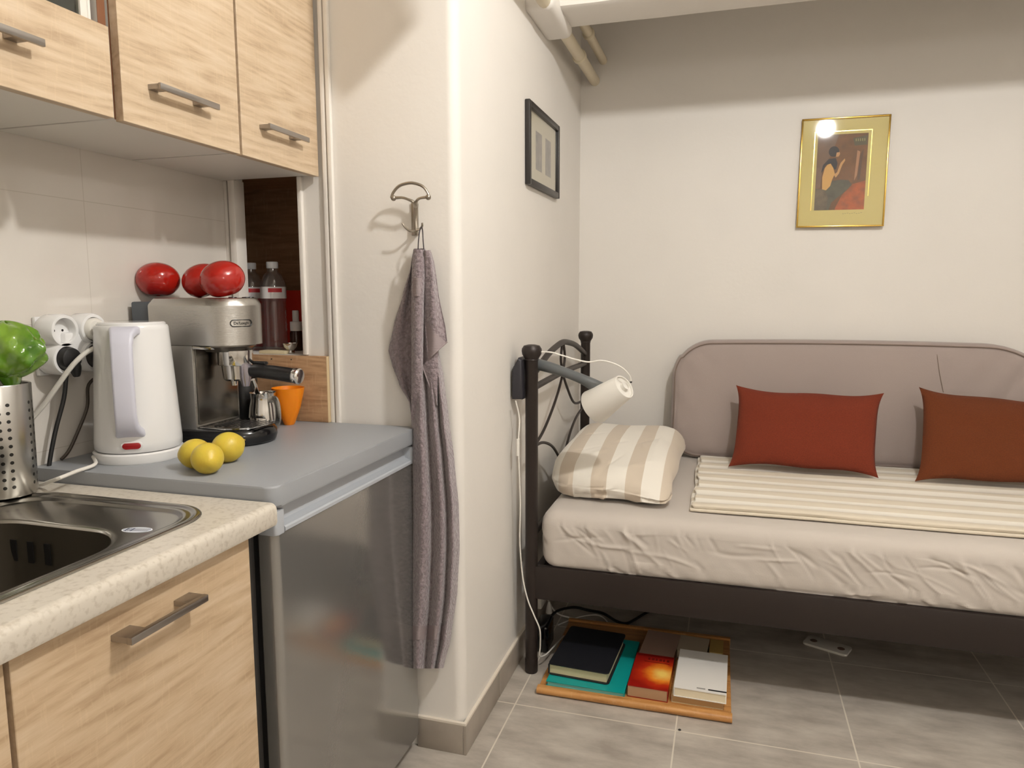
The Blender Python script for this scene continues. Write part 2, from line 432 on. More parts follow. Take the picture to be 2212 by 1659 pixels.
mx = nt.nodes.new('ShaderNodeMix'); mx.data_type = 'RGBA'; link(nt, math_node(nt, 'MULTIPLY', jj, .6), mx.inputs[0]); link(nt, src, mx.inputs[6]); mx.inputs[7].default_value = lin((186, 178, 166))+(1,)
link(nt, mx.outputs[2], b.inputs['Base Color'])
struct(MB().box(XT-.1, XT, YF, YK, 0, ZC), 'wall_left', m_tile)
# the block between kitchen and alcove: pier with a rounded corner, lintel and sill around the hatch
arcp = [(XS-.028+.028*sin(radians(a)), YK+.028-.028*cos(radians(a))) for a in range(0, 91, 10)]
wm = MB().prism([(-1.065, YK)]+arcp+[(XS, YB), (-1.065, YB)], 0, ZC)
wm.box(XT-.1, -1.253, YK, YK+.025, 0, ZC).box(-1.253, -1.065, YK, YK+.025, 0, 1.043).box(-1.253, -1.065, YK, YK+.025, 1.53, ZC)
wm.box(XT-.3, -1.065, YK+.025, 2.0, .9, 1.043)
struct(wm, 'wall_middle', m_wall, auto=50)
nb = MB().box(XT-.3, -1.0665, 2.0, 2.02, 1.043, 1.55).box(-1.0665, -1.065, YK+.03, 2.0, 1.043, 1.55).box(XT-.3, -1.0665, YK+.0255, 2.0, 1.53, 1.55).box(XT-.3, XT-.28, YK+.0255, 2.0, 1.043, 1.53)
struct(nb, 'wall_niche', m_niche)
# hatch frame: white strips
fr = MB().box(-1.272, -1.252, YK-.012, YK+.03, 1.045, 1.5, .002).box(-1.066, -1.054, YK-.010, YK+.03, 1.045, 1.5, .002).box(-1.29, -1.280, YK-.006, YK, .88, 1.5, .001)
struct(fr, 'trim_1', pm('hatch_frame_white', (228, 222, 214), .4))
# cable duct: two thin strips
td = MB().box(-.990, -.978, YK-.010, YK, 0, ZC, .002).box(-.974, -.962, YK-.012, YK, 0, ZC, .002).box(-.978, -.974, YK-.004, YK, 0, ZC)
struct(td, 'trim_2', pm('white_duct', (230, 224, 216), .35))
# beam and its plaster round the pipes
def beam():
    mb = MB(); nx = 60
    def P(x, k):
        wob = .006*noise.noise(Vector((x*1.6, 3.1, 0)))+.003*noise.noise(Vector((x*6, 1.1, 0)))
        return [(x, 2.35+wob, ZC), (x, 2.35+wob, 2.104-wob), (x, 2.362, 2.098), (x, 2.52, 2.098), (x, 2.53+wob, 2.102+wob), (x, 2.53+wob, ZC)][k]
    vs = [P(XS+(XR-XS)*i/nx, k) for i in range(nx+1) for k in range(6)]
    fs = [(i*6+k, (i+1)*6+k, (i+1)*6+(k+1) % 6, i*6+(k+1) % 6) for i in range(nx) for k in range(6)]
    fs += [tuple(range(6))[::-1], tuple(range(nx*6, nx*6+6))]
    mb.add(vs, fs)
    return mb
struct(beam(), 'trim_3', m_wall, fix=True)
# added unseen panel, cut to cast the brown shadow on the towel wall
struct(MB().prism([(-.60, 1.925), (-.525, 1.881), (-.395, 1.989), (-.415, 2.04), (-.47, 2.2), (-.5, ZC), (-.66, ZC)], 1.44, 1.45, 'Y'), 'shadow_panel', m_wall)
# baseboards
struct(MB().box(-.76, XS+.0, YK-.009, YK, 0, .082, .001).box(XS, XS+.009, YK-.009, 1.935, 0, .082, .001).box(XS, XS+.009, 1.938, 2.40, 0, .082, .001).box(XS, XS+.009, 2.403, YB, 0, .082, .001), 'baseboard_middle', m_base_tile)
struct(MB().box(-.76, XS, YK-.009, YK, .082, .088).box(XS, XS+.008, YK-.009, YB, .082, .088), 'trim_4', m_grout)
struct(MB().box(XS+.01, XR, YB-.009, YB, 0, .08, .001), 'baseboard_back', m_base_tile)

# pipes under the ceiling
for (x, z, r, lab) in ((-.571, 2.09, .021, 'cream painted pipe running under the beam, the lower of two, nearer the side wall'), (-.537, 2.168, .017, 'thin cream painted pipe, the upper of two, entering the back wall under the ceiling')):
    p = MB().tube([(x, 1.72, z), (x, 2.4, z), (x, YB, z)], r, 14, smooth=False)
    p.lathe([(r+.001, -.012), (r+.006, -.006), (r+.006, .006), (r+.001, .012)], (0, 0, 0), 18, M=Matrix.Translation((x, 2.80, z)) @ Matrix.Rotation(pi/2, 4, 'X'))
    tag(p.build('pipe', m_pipe), lab, 'pipe', 'pipes above the bed')
struct(roundbox(MB(), XS-.01, -.542, 2.25, 2.548, 2.066, 2.135, .024, 4, 10, 3), 'trim_5', m_wall)

# ---------------------------------------------------------------- ceiling lamp (the room's light), added fill globe
def bulb_mat():
    m = bpy.data.materials.new('lit_bulb'); m.use_nodes = True; nt = m.node_tree; nt.nodes.clear()
    e = nt.nodes.new('ShaderNodeEmission'); e.inputs[0].default_value = (1, .985, .955, 1); e.inputs[1].default_value = LAMP_STRENGTH
    o = nt.nodes.new('ShaderNodeOutputMaterial'); link(nt, e.outputs[0], o.inputs[0]); return m
t = thing('ceiling_lamp', (LAMP.x, LAMP.y, ZC), 'bare round bulb on a short holder under the ceiling', 'lamp')
t2 = thing('fill_globe', (1.5, -.7, 0), 'added fill globe on a pole, out of view, lifting the shadows', 'lamp')  # added fill light, kept out of view, to brighten the shaded parts
gm_ = bpy.data.materials.new('lit_globe'); gm_.use_nodes = True; nt = gm_.node_tree; nt.nodes.clear()
e = nt.nodes.new('ShaderNodeEmission'); e.inputs[0].default_value = (1, .97, .92, 1); e.inputs[1].default_value = FILL_STRENGTH
o = nt.nodes.new('ShaderNodeOutputMaterial'); link(nt, e.outputs[0], o.inputs[0])
MB().ball((1.5, -.7, 1.95), .12, seg=24, rings=16).build('globe', gm_, t2)
MB().lathe([(.012, .02), (.012, 1.828)], (1.5, -.7, 0), 16).build('pole', m_chrome, t2)
MB().lathe([(.13, 0), (.13, .015), (.02, .0195), (0, .0195)], (1.5, -.7, 0), 32).build('base', m_chrome, t2)
MB().ball(LAMP, .047, seg=20, rings=12).build('bulb', bulb_mat(), t)
MB().lathe([(.018, .04), (.02, .05), (.02, .1), (.012, .12)], LAMP, 20).build('holder', m_white_soft, t)
MB().lathe([(.006, .11), (.006, .2), (.05, .2), (.05, .22)], LAMP, 20).build('ceiling_rose', m_white_soft, t)

# ================================================================ KITCHEN
XC = -1.0    # plane of the wall cabinet fronts
def bar_handle(parent, name, x, yc, z, L=.18, out=.028, M=None, name2=None):
    """flat bar on two wide feet, on a front that faces +X"""
    mb = MB().box(x+out-.006, x+out, yc-L/2, yc+L/2, z-.004, z+.007, .0008)
    mb.box(x-.001, x+out-.004, yc-L/2, yc-L/2+.022, z-.003, z+.006, .0008).box(x-.001, x+out-.004, yc+L/2-.044, yc+L/2-.022, z-.003, z+.006, .0008)
    return mb.build(name, m_handle, parent)
def wall_cabinet(y0, y1, hy, label, flap=False):
    t = thing('wall_cabinet', ((XT+XC)/2, (y0+y1)/2, 1.5), label, 'cabinet', 'oak wall cabinets over the counter')
    # carcass
    c = MB().box(XT+.001, XC-.019, y0+.001, y1-.001, 1.5, 1.516).box(XT+.001, XC-.019, y0+.001, y0+.017, 1.516, 2.2).box(XT+.001, XC-.019, y1-.017, y1-.001, 1.516, 2.2)
    c.box(XT+.001, XT+.006, y0+.017, y1-.017, 1.516, 2.2).box(XT+.006, XC-.019, y0+.017, y1-.017, 2.184, 2.2)
    c.build('carcass', m_white_lam, t)
    for yy in (y0+.001, y1-.017): MB().box(XC-.0188, XC-.0180, yy, yy+.016, 1.5, 2.2).build('edge_strip', m_edge, t)
    if not flap:
        d = MB().box(XC-.0175, XC, y0+.002, y1-.002, 1.496, 2.2, .0008, 1).build('door', m_oak, t)
        bar_handle(d, 'handle', XC, hy, 1.566, L=.156)
    else:
        d = MB().box(XC-.0175, XC, y0+.002, y1-.014, 1.496, 1.642, .0008, 1).build('flap_door', m_oak, t)
        bar_handle(d, 'handle', XC, hy, 1.566, L=.156)
        g = MB().box(XC-.026, XC-.022, y0+.02, y1-.03, 1.640, 2.18).build('glass_pane', glass_mat('smoked_glass', (.55, .60, .56), 1.5), t)
        MB().box(XC-.03, XC-.018, y1-.050, y1-.036, 1.642, 2.18, .001).box(XC-.03, XC-.020, y1-.034, y1-.028, 1.642, 2.18, .001).build('glass_frame', m_white_soft, t)
    return t
wall_cabinet(.62, 1.028, .790, 'oak wall cabinet with glass above a low flap, nearest the camera', True)
wall_cabinet(1.032, 1.344, 1.171, 'oak wall cabinet with one tall door, between the glass one and the end one')
wall_cabinet(1.348, 1.650, 1.490, 'narrow oak wall cabinet at the end, beside the white cable duct')
t = thing('storage_box', (-1.12, .87, 1.5165), 'orange box standing behind the glass of the first wall cabinet', 'box')
MB().box(-1.19, -1.045, .80, .935, 1.5165, 1.80, .006).build('body', pm('orange_card', (200, 96, 62), .6), t)
MB().box(-1.195, -1.040, .795, .94, 1.80, 1.825, .004).build('lid', pm('orange_card_lid', (214, 110, 74), .6), t)

# base units
CX = -.735  # counter front
def base_unit(y0, y1, hy, label):
    t = thing('base_cabinet', ((XT+CX)/2, (y0+y1)/2, 0), label, 'cabinet', 'oak base cabinets under the counter')
    MB().box(XT+.003, CX-.04, y0+.001, y0+.017, .1, .80).box(XT+.003, CX-.04, y1-.017, y1-.001, .1, .80).box(XT+.003, CX-.04, y0+.017, y1-.017, .1, .116).box(XT+.003, XT+.01, y0+.017, y1-.017, .116, .80).build('carcass', m_white_lam, t)
    MB().box(XT+.06, CX-.07, y0+.002, y1-.002, 0, .1).build('plinth', m_oak2, t)
    d = MB().box(CX-.0395, CX-.022, y0+.002, y1-.002, .102, .803, .0008, 1).build('door', m_oak2, t)
    mb = MB().box(CX-.022+.025, CX-.022+.034, hy-.072, hy+.072, .752, .762, .0008)
    for a in (hy-.072, hy+.040): mb.box(CX-.0225, CX-.022+.027, a, a+.032, .753, .7615, .0008)
    mb.build('handle', m_handle, d)
    return t
base_unit(.566, .992, .776, 'oak base cabinet beside the fridge, its handle high on the door')
base_unit(.05, .563, .30, 'oak base cabinet nearest the camera, at the left edge of the picture')

# worktop with the cut-out for the sink, front edge rolled
def hole(n_side=10):
    return rrect(-1.215, -.808, .40, .975, .075, n_side)
def counter():
    mb = MB(); N = 220
    cx, cy = -1.01, .70
    x0, x1, y0, y1 = XT+.002, CX-.012, .05, 1.040
    def ray_rect(a):
        dx, dy = cos(a), sin(a); ts = []
        if dx > 1e-9: ts.append((x1-cx)/dx)
        if dx < -1e-9: ts.append((x0-cx)/dx)
        if dy > 1e-9: ts.append((y1-cy)/dy)
        if dy < -1e-9: ts.append((y0-cy)/dy)
        tt = min(ts); return (cx+dx*tt, cy+dy*tt)
    hp = hole(10)
    def dens(pts):
        out = []
        for i in range(len(pts)):
            a, b = pts[i], pts[(i+1) % len(pts)]; L = hypot(b[0]-a[0], b[1]-a[1]); k = max(1, int(L/.03))
            for q in range(k): out.append((a[0]+(b[0]-a[0])*q/k, a[1]+(b[1]-a[1])*q/k))
        return out
    hp = dens(hp); ang = [math.atan2(p[1]-cy, p[0]-cx) for p in hp]
    # add rectangle corners
    for c in ((x0, y0), (x1, y0), (x1, y1), (x0, y1)):
        a = math.atan2(c[1]-cy, c[0]-cx); j = min(range(len(ang)), key=lambda i: abs(((ang[i]-a+pi) % (2*pi))-pi)); ang[j] = a
    op = [ray_rect(a) for a in ang]; n = len(hp)
    for z in (.845, .806):
        vs = [(p[0], p[1], z) for p in hp]+[(p[0], p[1], z) for p in op]
        mb.add(vs, [(i, (i+1) % n, n+(i+1) % n, n+i) for i in range(n)])
    for loop in (hp, op):
        vs = [(p[0], p[1], .845) for p in loop]+[(p[0], p[1], .806) for p in loop]
        mb.add(vs, [(i, (i+1) % n, n+(i+1) % n, n+i) for i in range(n)])
    # rolled nose
    prof = [(x1, .845)]+[(CX-.012+.012*sin(radians(a)), .833+.012*cos(radians(a))) for a in range(0, 91, 15)]+[(CX-.0, .812), (CX-.003, .806), (x1, .806)]
    mb.prism([(p[0], p[1]) for p in prof], .05, 1.040, 'Y')
    return mb
tag(counter().build('worktop', m_counter, fix=True), 'speckled beige stone-look worktop with the sink let in', 'worktop')

# sink
def ringsurf(mb, loops):
    n = len(loops[0]); vs = [v for l in loops for v in l]
    fs = [(k*n+i, k*n+(i+1) % n, (k+1)*n+(i+1) % n, (k+1)*n+i) for k in range(len(loops)-1) for i in range(n)]
    mb.add(vs, fs); return mb
t = thing('sink', (-1.01, .70, .70), 'inset stainless steel sink with a rolled rim and dark deep bowl', 'sink')
def L3(pts, z): return [(p[0], p[1], z) for p in pts]
O = (-1.225, -.798, .39, .985)
def ins(d, r): return rrect(O[0]+d, O[1]-d, O[2]+d, O[3]-d, max(.006, r), 10)
mb = MB()
ringsurf(mb, [L3(ins(0, .085), .8455), L3(ins(.002, .083), .8475), L3(ins(.006, .08), .8485), L3(ins(.010, .077), .8475), L3(ins(.013, .074), .8455), L3(ins(.018, .070), .8452), L3(ins(.022, .066), .8462), L3(ins(.027, .062), .8450), L3(ins(.032, .058), .8415), L3(ins(.036, .056), .841)])
B0 = (-1.165, -.845, .425, .855)
def bas(d, r, sh=0): return rrect(B0[0]+d, B0[1]-d, B0[2]+d, B0[3]-d, r, 10)
ringsurf(mb, [L3(ins(.036, .056), .841), L3(bas(-.006, .095), .841), L3(bas(0, .09), .839), L3(bas(.003, .088), .836)])
mb.build('rim', m_sink, t, auto=60, fix=True); mb = MB()
ringsurf(mb, [L3(bas(.003, .088), .836), L3(bas(.010, .085), .72), L3(bas(.02, .08), .70), L3(bas(.04, .07), .693)])
bl = L3(bas(.04, .07), .693); mb.add(bl, [tuple(range(len(bl)))])
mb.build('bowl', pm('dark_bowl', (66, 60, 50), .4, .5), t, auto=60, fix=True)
MB().lathe([(.035, 0), (.033, .002), (.02, .001), (.0, .0)], (-1.0, .64, .6935), 24).build('drain', m_chrome, t)
mb = MB()
for k in range(3): MB().box(-1.10+k*.035, -1.088+k*.035, .845, .8462, .775, .81).build('overflow_slot', m_black, t)
st = MB(); ov = [(-.864+.024*cos(a)*1.0, .866+.0125*sin(a)) for a in [2*pi*i/32 for i in range(32)]]
R_ = Matrix.Translation((-.864, .866, 0)) @ Matrix.Rotation(radians(12), 4, 'Z') @ Matrix.Translation((.864, -.866, 0))
st.prism(ov, .8412, .8416, 'Z', M=R_)
so = st.build('oval_sticker', pm('sticker_white', (226, 230, 236), .35), t)
mb = MB(); xx = -.882
for k, wd in enumerate((.0035, .0015, .004, .0012, .0012, .0012, .0012, .0012, .0012, .0012, .0012)):
    mb.box(xx, xx+wd, .8595, .8725, .8416, .8418, M=R_); xx += wd+.0018
mb.build('printed_bars', pm('sticker_blue', (52, 62, 88), .4), so)
mb = MB(); ring = [2*pi*i/40 for i in range(40)]
ringsurf(mb, [[R_ @ Vector((-.864+.0215*q*cos(a), .866+.0108*q*sin(a), .8417)) for a in ring] for q in (1.0, .95)])
mb.build('printed_ring', pm('sticker_blue2', (120, 134, 160), .4), so)

# utensil holder with the green utensil
HC = Vector((-1.234, .948, .8488))
t = thing('utensil_holder', HC, 'tall perforated steel utensil holder at the left edge, on the worktop', 'utensil holder')
def holder():
    mb = MB(); mb.lathe([(.0, .002), (.046, .002), (.048, .006), (.050, .196), (.0515, .198), (.0525, .196), (.0505, .002), (.0495, 0), (0, 0)], HC, 64)
    return mb
m_perf = pm('perforated_steel', (190, 188, 184), .28, 1.0)
nt = m_perf.node_tree; b = nt.nodes['Principled BSDF']; tc = nt.nodes.new('ShaderNodeTexCoord'); sp = nt.nodes.new('ShaderNodeSeparateXYZ'); link(nt, tc.outputs['Object'], sp.inputs[0])
an = math_node(nt, 'MULTIPLY', math_node(nt, 'ADD', math_node(nt, 'ARCTAN2', sp.outputs[1], sp.outputs[0]), pi), 24/(2*pi))
fu = math_node(nt, 'MULTIPLY', math_node(nt, 'SUBTRACT', math_node(nt, 'FRACT', an), .5), .0131)
zz = math_node(nt, 'SUBTRACT', sp.outputs[2], .012)
fv = math_node(nt, 'MULTIPLY', math_node(nt, 'SUBTRACT', math_node(nt, 'FRACT', math_node(nt, 'DIVIDE', zz, .0145)), .5), .0145)
dd = math_node(nt, 'SQRT', math_node(nt, 'ADD', math_node(nt, 'POWER', math_node(nt, 'ABSOLUTE', fu), 2.0), math_node(nt, 'POWER', math_node(nt, 'ABSOLUTE', fv), 2.0)))
hole_ = math_node(nt, 'LESS_THAN', dd, .0031)
zone = math_node(nt, 'MULTIPLY', math_node(nt, 'GREATER_THAN', sp.outputs[2], .012), math_node(nt, 'LESS_THAN', sp.outputs[2], .1715))
grp = math_node(nt, 'LESS_THAN', math_node(nt, 'FRACT', math_node(nt, 'DIVIDE', math_node(nt, 'ADD', math_node(nt, 'FLOOR', an), 3.0), 8.0)), .7)
hole_ = math_node(nt, 'MULTIPLY', math_node(nt, 'MULTIPLY', hole_, zone), grp)
mx = nt.nodes.new('ShaderNodeMix'); mx.data_type = 'RGBA'; link(nt, hole_, mx.inputs[0]); mx.inputs[6].default_value = lin((190, 188, 184))+(1,); mx.inputs[7].default_value = lin((20, 18, 16))+(1,)
link(nt, mx.outputs[2], b.inputs['Base Color']); link(nt, math_node(nt, 'SUBTRACT', 1.0, hole_), b.inputs['Metallic'])
holder().build('cup', m_perf, t)
GC = at(16, 756, 'Y', HC.y); t = thing('kitchen_utensil', (HC.x+.01, HC.y, .85), 'bright green plastic utensil head standing in the perforated holder', 'utensil')
def leafy(v, a, h):
    k = 1+.06*sin(3*a+1)+.07*sin(7*a+5*h)+.05*sin(11*a-7*h); return Vector((v.x*k, v.y*k*.8, v.z*(1+.05*sin(4*a))))
MB().ball(GC, .058, 1.12, 1, .84, 64, 40, leafy).build('head', m_green, t)
MB().tube([GC+Vector((.0, 0, -.035)), GC+Vector((.004, 0, -.060)), GC+Vector((.006, 0, -.085)), (HC.x+.012, HC.y, .90), (HC.x+.01, HC.y, .853)], [.024, .013, .009, .006, .006], 12).build('stem', m_green, t)

# wall socket, four-way adapter
SX = XT
t = thing('wall_socket', (XT, 1.137, 1.105), 'square white wall socket plate behind the adapter', 'wall socket')
MB().box(XT, XT+.010, 1.072, 1.205, 1.045, 1.160, .003).build('plate', m_white_pl, t)
AC = [(1.096, 1.133), (1.163, 1.133), (1.096, 1.078), (1.163, 1.078)]
t = thing('socket_adapter', (XT+.01, 1.13, 1.105), 'white four-way plug adapter of joined round sockets on the tiled wall', 'adapter')
xf = XT+.056
for i, (y, z) in enumerate(AC):
    mb = MB(); prof = [(0.0, 0.002), (.030, .002), (.032, .006), (.032, .042), (.030, .046), (.0245, .046), (.0235, .044), (.0235, .028), (0, .028)]
    mb.lathe(prof, (0, 0, 0), 40, M=Matrix.Translation((XT+.010, y, z)) @ Matrix.Rotation(pi/2, 4, 'Y'))
    s = mb.build('round_socket', m_white_pl, t)
    if i == 0:
        q = MB()
        for dy in (-.0095, .0095): q.lathe([(.0025, 0), (.0025, .0006)], (0, 0, 0), 10, M=Matrix.Translation((XT+.0378, y+dy, z)) @ Matrix.Rotation(pi/2, 4, 'Y'))
        q.build('pin_hole', m_black, s)
MB().box(XT+.0102, XT+.05, 1.10, 1.160, 1.082, 1.129, .006).build('adapter_body', m_white_pl, t)
def plug(y, z, mat, label, group, rnd):
    t = thing('power_plug', (XT+.04, y, z), label, 'plug', group)
    Mx = Matrix.Translation((XT+.0385, y, z)) @ Matrix.Rotation(pi/2, 4, 'Y')
    if rnd == 'w':
        MB().lathe([(0, 0), (.0225, 0), (.0225, .022), (.019, .027), (0, .028)], (0, 0, 0), 32, M=Mx).build('body', mat, t)
        MB().tube([(XT+.06, y+.004, z), (XT+.075, y+.012, z), (XT+.085, y+.03, z-.002), (XT+.088, y+.045, z-.003)], [.012, .010, .007, .005], 14).build('cord_sleeve', mat, t)
    else:
        MB().lathe([(0, 0), (.0225, 0), (.0235, .022), (.021, .030), (.012, .034), (0, .035)], (0, 0, 0), 32, M=Mx).build('body', mat, t)
        MB().tube([(XT+.06, y+.002, z-.004), (XT+.064, y+.009, z-.018), (XT+.062, y+.012, z-.035)], [.014, .011, .006], 14).build('cord_sleeve', mat, t)
    return t
pl_w = plug(AC[1][0], AC[1][1], m_white_soft, 'white plug in the upper right socket of the adapter', None, 'w')
pl_b = plug(AC[2][0], AC[2][1], m_black, 'black plug in the lower left socket of the adapter', None, 'b')
pl_g = plug(AC[3][0], AC[3][1], pm('dark_grey_plug', (46, 42, 40), .45), 'dark grey plug in the lower right socket of the adapter', None, 'b')
# cords
z0 = .847
c = MB().tube([(XT+.062, 1.108, 1.043), at(146, 800, 'X', XT+.05), at(138, 860, 'X', XT+.04), at(120, 930, 'X', XT+.03), (XT+.025, 1.065, .875), (XT+.02, 1.053, .80)], .0042, 8)
c.build('power_cord', m_cord_black, pl_b)
c = MB().tube([(XT+.062, 1.175, 1.043), at(192, 830, 'X', XT+.03), at(188, 880, 'X', XT+.025), at(165, 940, 'X', XT+.02), at(148, 975, 'X', XT+.015), (XT+.015, 1.10, .874)], .0034, 8)
c.build('power_cord', pm('dark_brown_cord', (66, 56, 48), .5), pl_g)
pk = at(205, 752, 'X', -1.205)
c = MB().tube([(XT+.088, 1.18, 1.130), (-1.192, 1.20, 1.128), (-1.19, 1.225, 1.11), (-1.215, 1.215, 1.10), pk, at(165, 780, 'X', -1.208), at(128, 828, 'X', -1.228), at(97, 872, 'X', -1.25), at(70, 903, 'X', -1.268), at(45, 935, 'X', -1.28), (-1.283, 1.02, .90), (-1.283, 1.01, .852)], .0048, 10)
c.build('power_cord', pm('grey_white_cord', (200, 196, 188), .4), pl_w)

# ---- fridge
t = thing('fridge', (-1.01, 1.345, 0), 'silver grey under-counter fridge beside the base cabinets', 'fridge')
MB().box(XT+.012, -.80, 1.052, 1.638, .02, .83, .004).build('cabinet', m_fridge_body, t)
mb = MB(); 
mb.prism(rrect(XT+.004, -.743, 1.044, 1.648, (.022, .006, .006, .022), 8), .832, .870, 'Z', bev=.004, seg=3)
mb.build('top_panel', m_fridge_top, t)
MB().box(-.80, -.785, 1.058, 1.632, .05, .825, .002).build('door_seal', m_black, t)
dp = rrect(-.785, -.748, 1.050, 1.643, (.016, .004, .004, .016), 8)
d = MB().prism(dp, .05, .781, 'Z').build('door', m_fridge_door, t)
# recessed grip: a light grey profile on the top of the door
def grip():
    mb = MB()
    prof = [(-.785, .781), (-.748, .781), (-.7455, .783), (-.7455, .789), (-.748, .792), (-.7515, .792), (-.764, .797), (-.770, .812), (-.770, .823), (-.785, .823)]
    mb.prism(prof, 1.078, 1.618, 'Y')
    mb.prism(rrect(-.785, -.7455, 1.050, 1.0785, 0.006, 5), .781, .824, 'Z', bev=.0015)
    mb.prism(rrect(-.785, -.7455, 1.6175, 1.643, .006, 5), .781, .824, 'Z', bev=.0015)
    return mb
grip().build('door_grip', m_fhandle, d)
for y in (1.09, 1.60): MB().lathe([(.02, 0), (.02, .02)], (-.83, y, 0), 16).build('foot', m_black, t)

# ---- kettle
KC = Vector((-1.158, 1.182, .870))
t = thing('electric_kettle', KC, 'white plastic electric kettle with a pale lilac handle on the fridge top', 'kettle')
MB().lathe([(0, 0), (.083, 0), (.085, .003), (.085, .018), (.082, .021), (0, .021)], KC, 72).build('power_base', m_white_pl, t)
prof = [(0, .0225), (.079, .0225), (.082, .027), (.082, .04), (.079, .09), (.0755, .15), (.071, .22), (.0685, .262), (.068, .268), (.0655, .272)]
MB().lathe(prof+[(0, .272)], KC, 80).build('body', m_white_pl, t)
MB().lathe([(.0635, .272), (.0635, .2745), (.060, .278), (.03, .2785), (0, .2785)], KC, 72).build('lid', m_white_pl, t)
hd = Vector((.55, -.83, 0)).normalized(); hs = Vector((-hd.y, hd.x, 0))
def khandle():
    mb = MB()
    path = [(.058, .262, .027), (.080, .262, .025), (.096, .254, .0205), (.104, .235, .019), (.107, .19, .019), (.107, .14, .019), (.106, .105, .019), (.100, .082, .020), (.088, .070, .023), (.074, .062, .027)]
    pts = []; n = len(path)
    secs = []
    for i, (r, z, wd) in enumerate(path):
        a = path[max(0, i-1)]; b = path[min(n-1, i+1)]; tg = Vector((b[0]-a[0], b[1]-a[1])).normalized(); nm = Vector((-tg.y, tg.x))
        th = .009
        loop = rrect(-wd, wd, -th, th, .006, 4)
        secs.append([KC+hd*(r+nm.x*q)+Vector((0, 0, z+nm.y*q))+hs*p for p, q in loop])
    k = len(secs[0]); vs = [v for s in secs for v in s]
    fs = [(i*k+j, i*k+(j+1) % k, (i+1)*k+(j+1) % k, (i+1)*k+j) for i in range(n-1) for j in range(k)]
    fs += [tuple(range(k)), tuple(range((n-1)*k, n*k))]
    mb.add(vs, fs); return mb
khandle().build('handle', m_kettle_grey, t, fix=True, auto=50)
swd = at(283, 965, 'Y', 1.11); a = math.atan2(-.82, .57)
Ms = Matrix.Translation(KC+Vector((cos(a)*.0815, sin(a)*.0815, .038))) @ Matrix.Rotation(a, 4, 'Z')
Mw = Ms @ Matrix.Rotation(pi/2, 4, 'Y')
MB().prism(rrect(-.0085, .0085, -.0195, .0195, .0084, 8), -.004, .0012, 'Z', bev=.0006, M=Mw).build('switch_frame', m_white_pl, t)
MB().prism(rrect(-.006, .006, -.0165, .0165, .0059, 8), 0, .0035, 'Z', bev=.0012, M=Mw).build('switch', m_red_clear, t)
sp = Vector((-hd.x, -hd.y, 0)); MB().prism([(0.060, -.022), (.094, -.002), (.094, .002), (.060, .022)], .215, .262, 'Z', bev=.003, M=Matrix.Translation(KC) @ Matrix.Rotation(math.atan2(-hd.y, -hd.x), 4, 'Z')).build('spout', m_white_pl, t)
c = MB().tube([(KC.x-.045, KC.y-.073, .882), at(205, 1003, 'Z', .877), at(165, 1018, 'Z', .8745), at(130, 1032, 'Z', .8745), at(108, 1040, 'Z', .862), at(85, 1047, 'Z', .851), (-1.275, 1.02, .849)], .0035, 8)
c.build('power_cord', m_cord_white, t)

# ---- espresso machine
MY0, MY1, MYC = 1.302, 1.452, 1.377
t = thing('espresso_machine', (-1.12, MYC, .87), 'slim stainless steel espresso machine on the fridge top', 'espresso machine')
def stadium(xb, cx, r, y0, y1, n=20):
    yc = (y0+y1)/2
    return [(xb, y1), (xb, y0)]+[(cx+r*sin(a), yc-r*cos(a)) for a in [pi*i/n for i in range(n+1)]]
hx = -1.083
MB().prism(stadium(-1.228, hx, .075, MY0, MY1), 1.092, 1.178, 'Z').build('head', m_steel, t)
mb = MB(); ringsurf(mb, [L3(stadium(-1.228+d, hx, .075-d, MY0+d, MY1-d), z) for d, z in ((0, 1.178), (.001, 1.1815), (.008, 1.193), (.011, 1.195))])
tp = L3(stadium(-1.217, hx, .064, MY0+.011, MY1-.011), 1.195); mb.add(tp, [tuple(range(len(tp)))])
tpn = mb.build('cup_tray', m_steel, t, fix=True)
mb = MB()
for y in (MYC-.03, MYC, MYC+.03):
    mb.lathe([(.009, 0), (.0085, .0015), (0, .002)], (0, 0, 0), 20, M=Matrix.Translation((hx+.042+(.012 if abs(y-MYC) < .01 else 0), y, 1.195)))
mb.build('button', m_black, t)
MB().prism([(-1.276, MY0+.004), (-1.228, MY0+.004), (-1.228, MY1-.004), (-1.276, MY1-.004)], 1.135, 1.187, 'Z', bev=.004).build('water_tank_lid', pm('slate_plastic', (82, 88, 94), .35), t)
MB().box(-1.276, -1.228, MY0+.004, MY1-.004, .90, 1.134, .004).build('water_tank', pm('tank_dark', (70, 68, 64), .2), t)
MB().box(-1.227, -1.117, MY0, MY1, .905, 1.0915, .002).build('column', m_steel, t)
MB().box(-1.1165, -1.1145, MY0+.008, MY1-.008, .915, 1.085, .001).build('splash_plate', pm('dim_steel', (120, 116, 110), .25, 1.0), t)
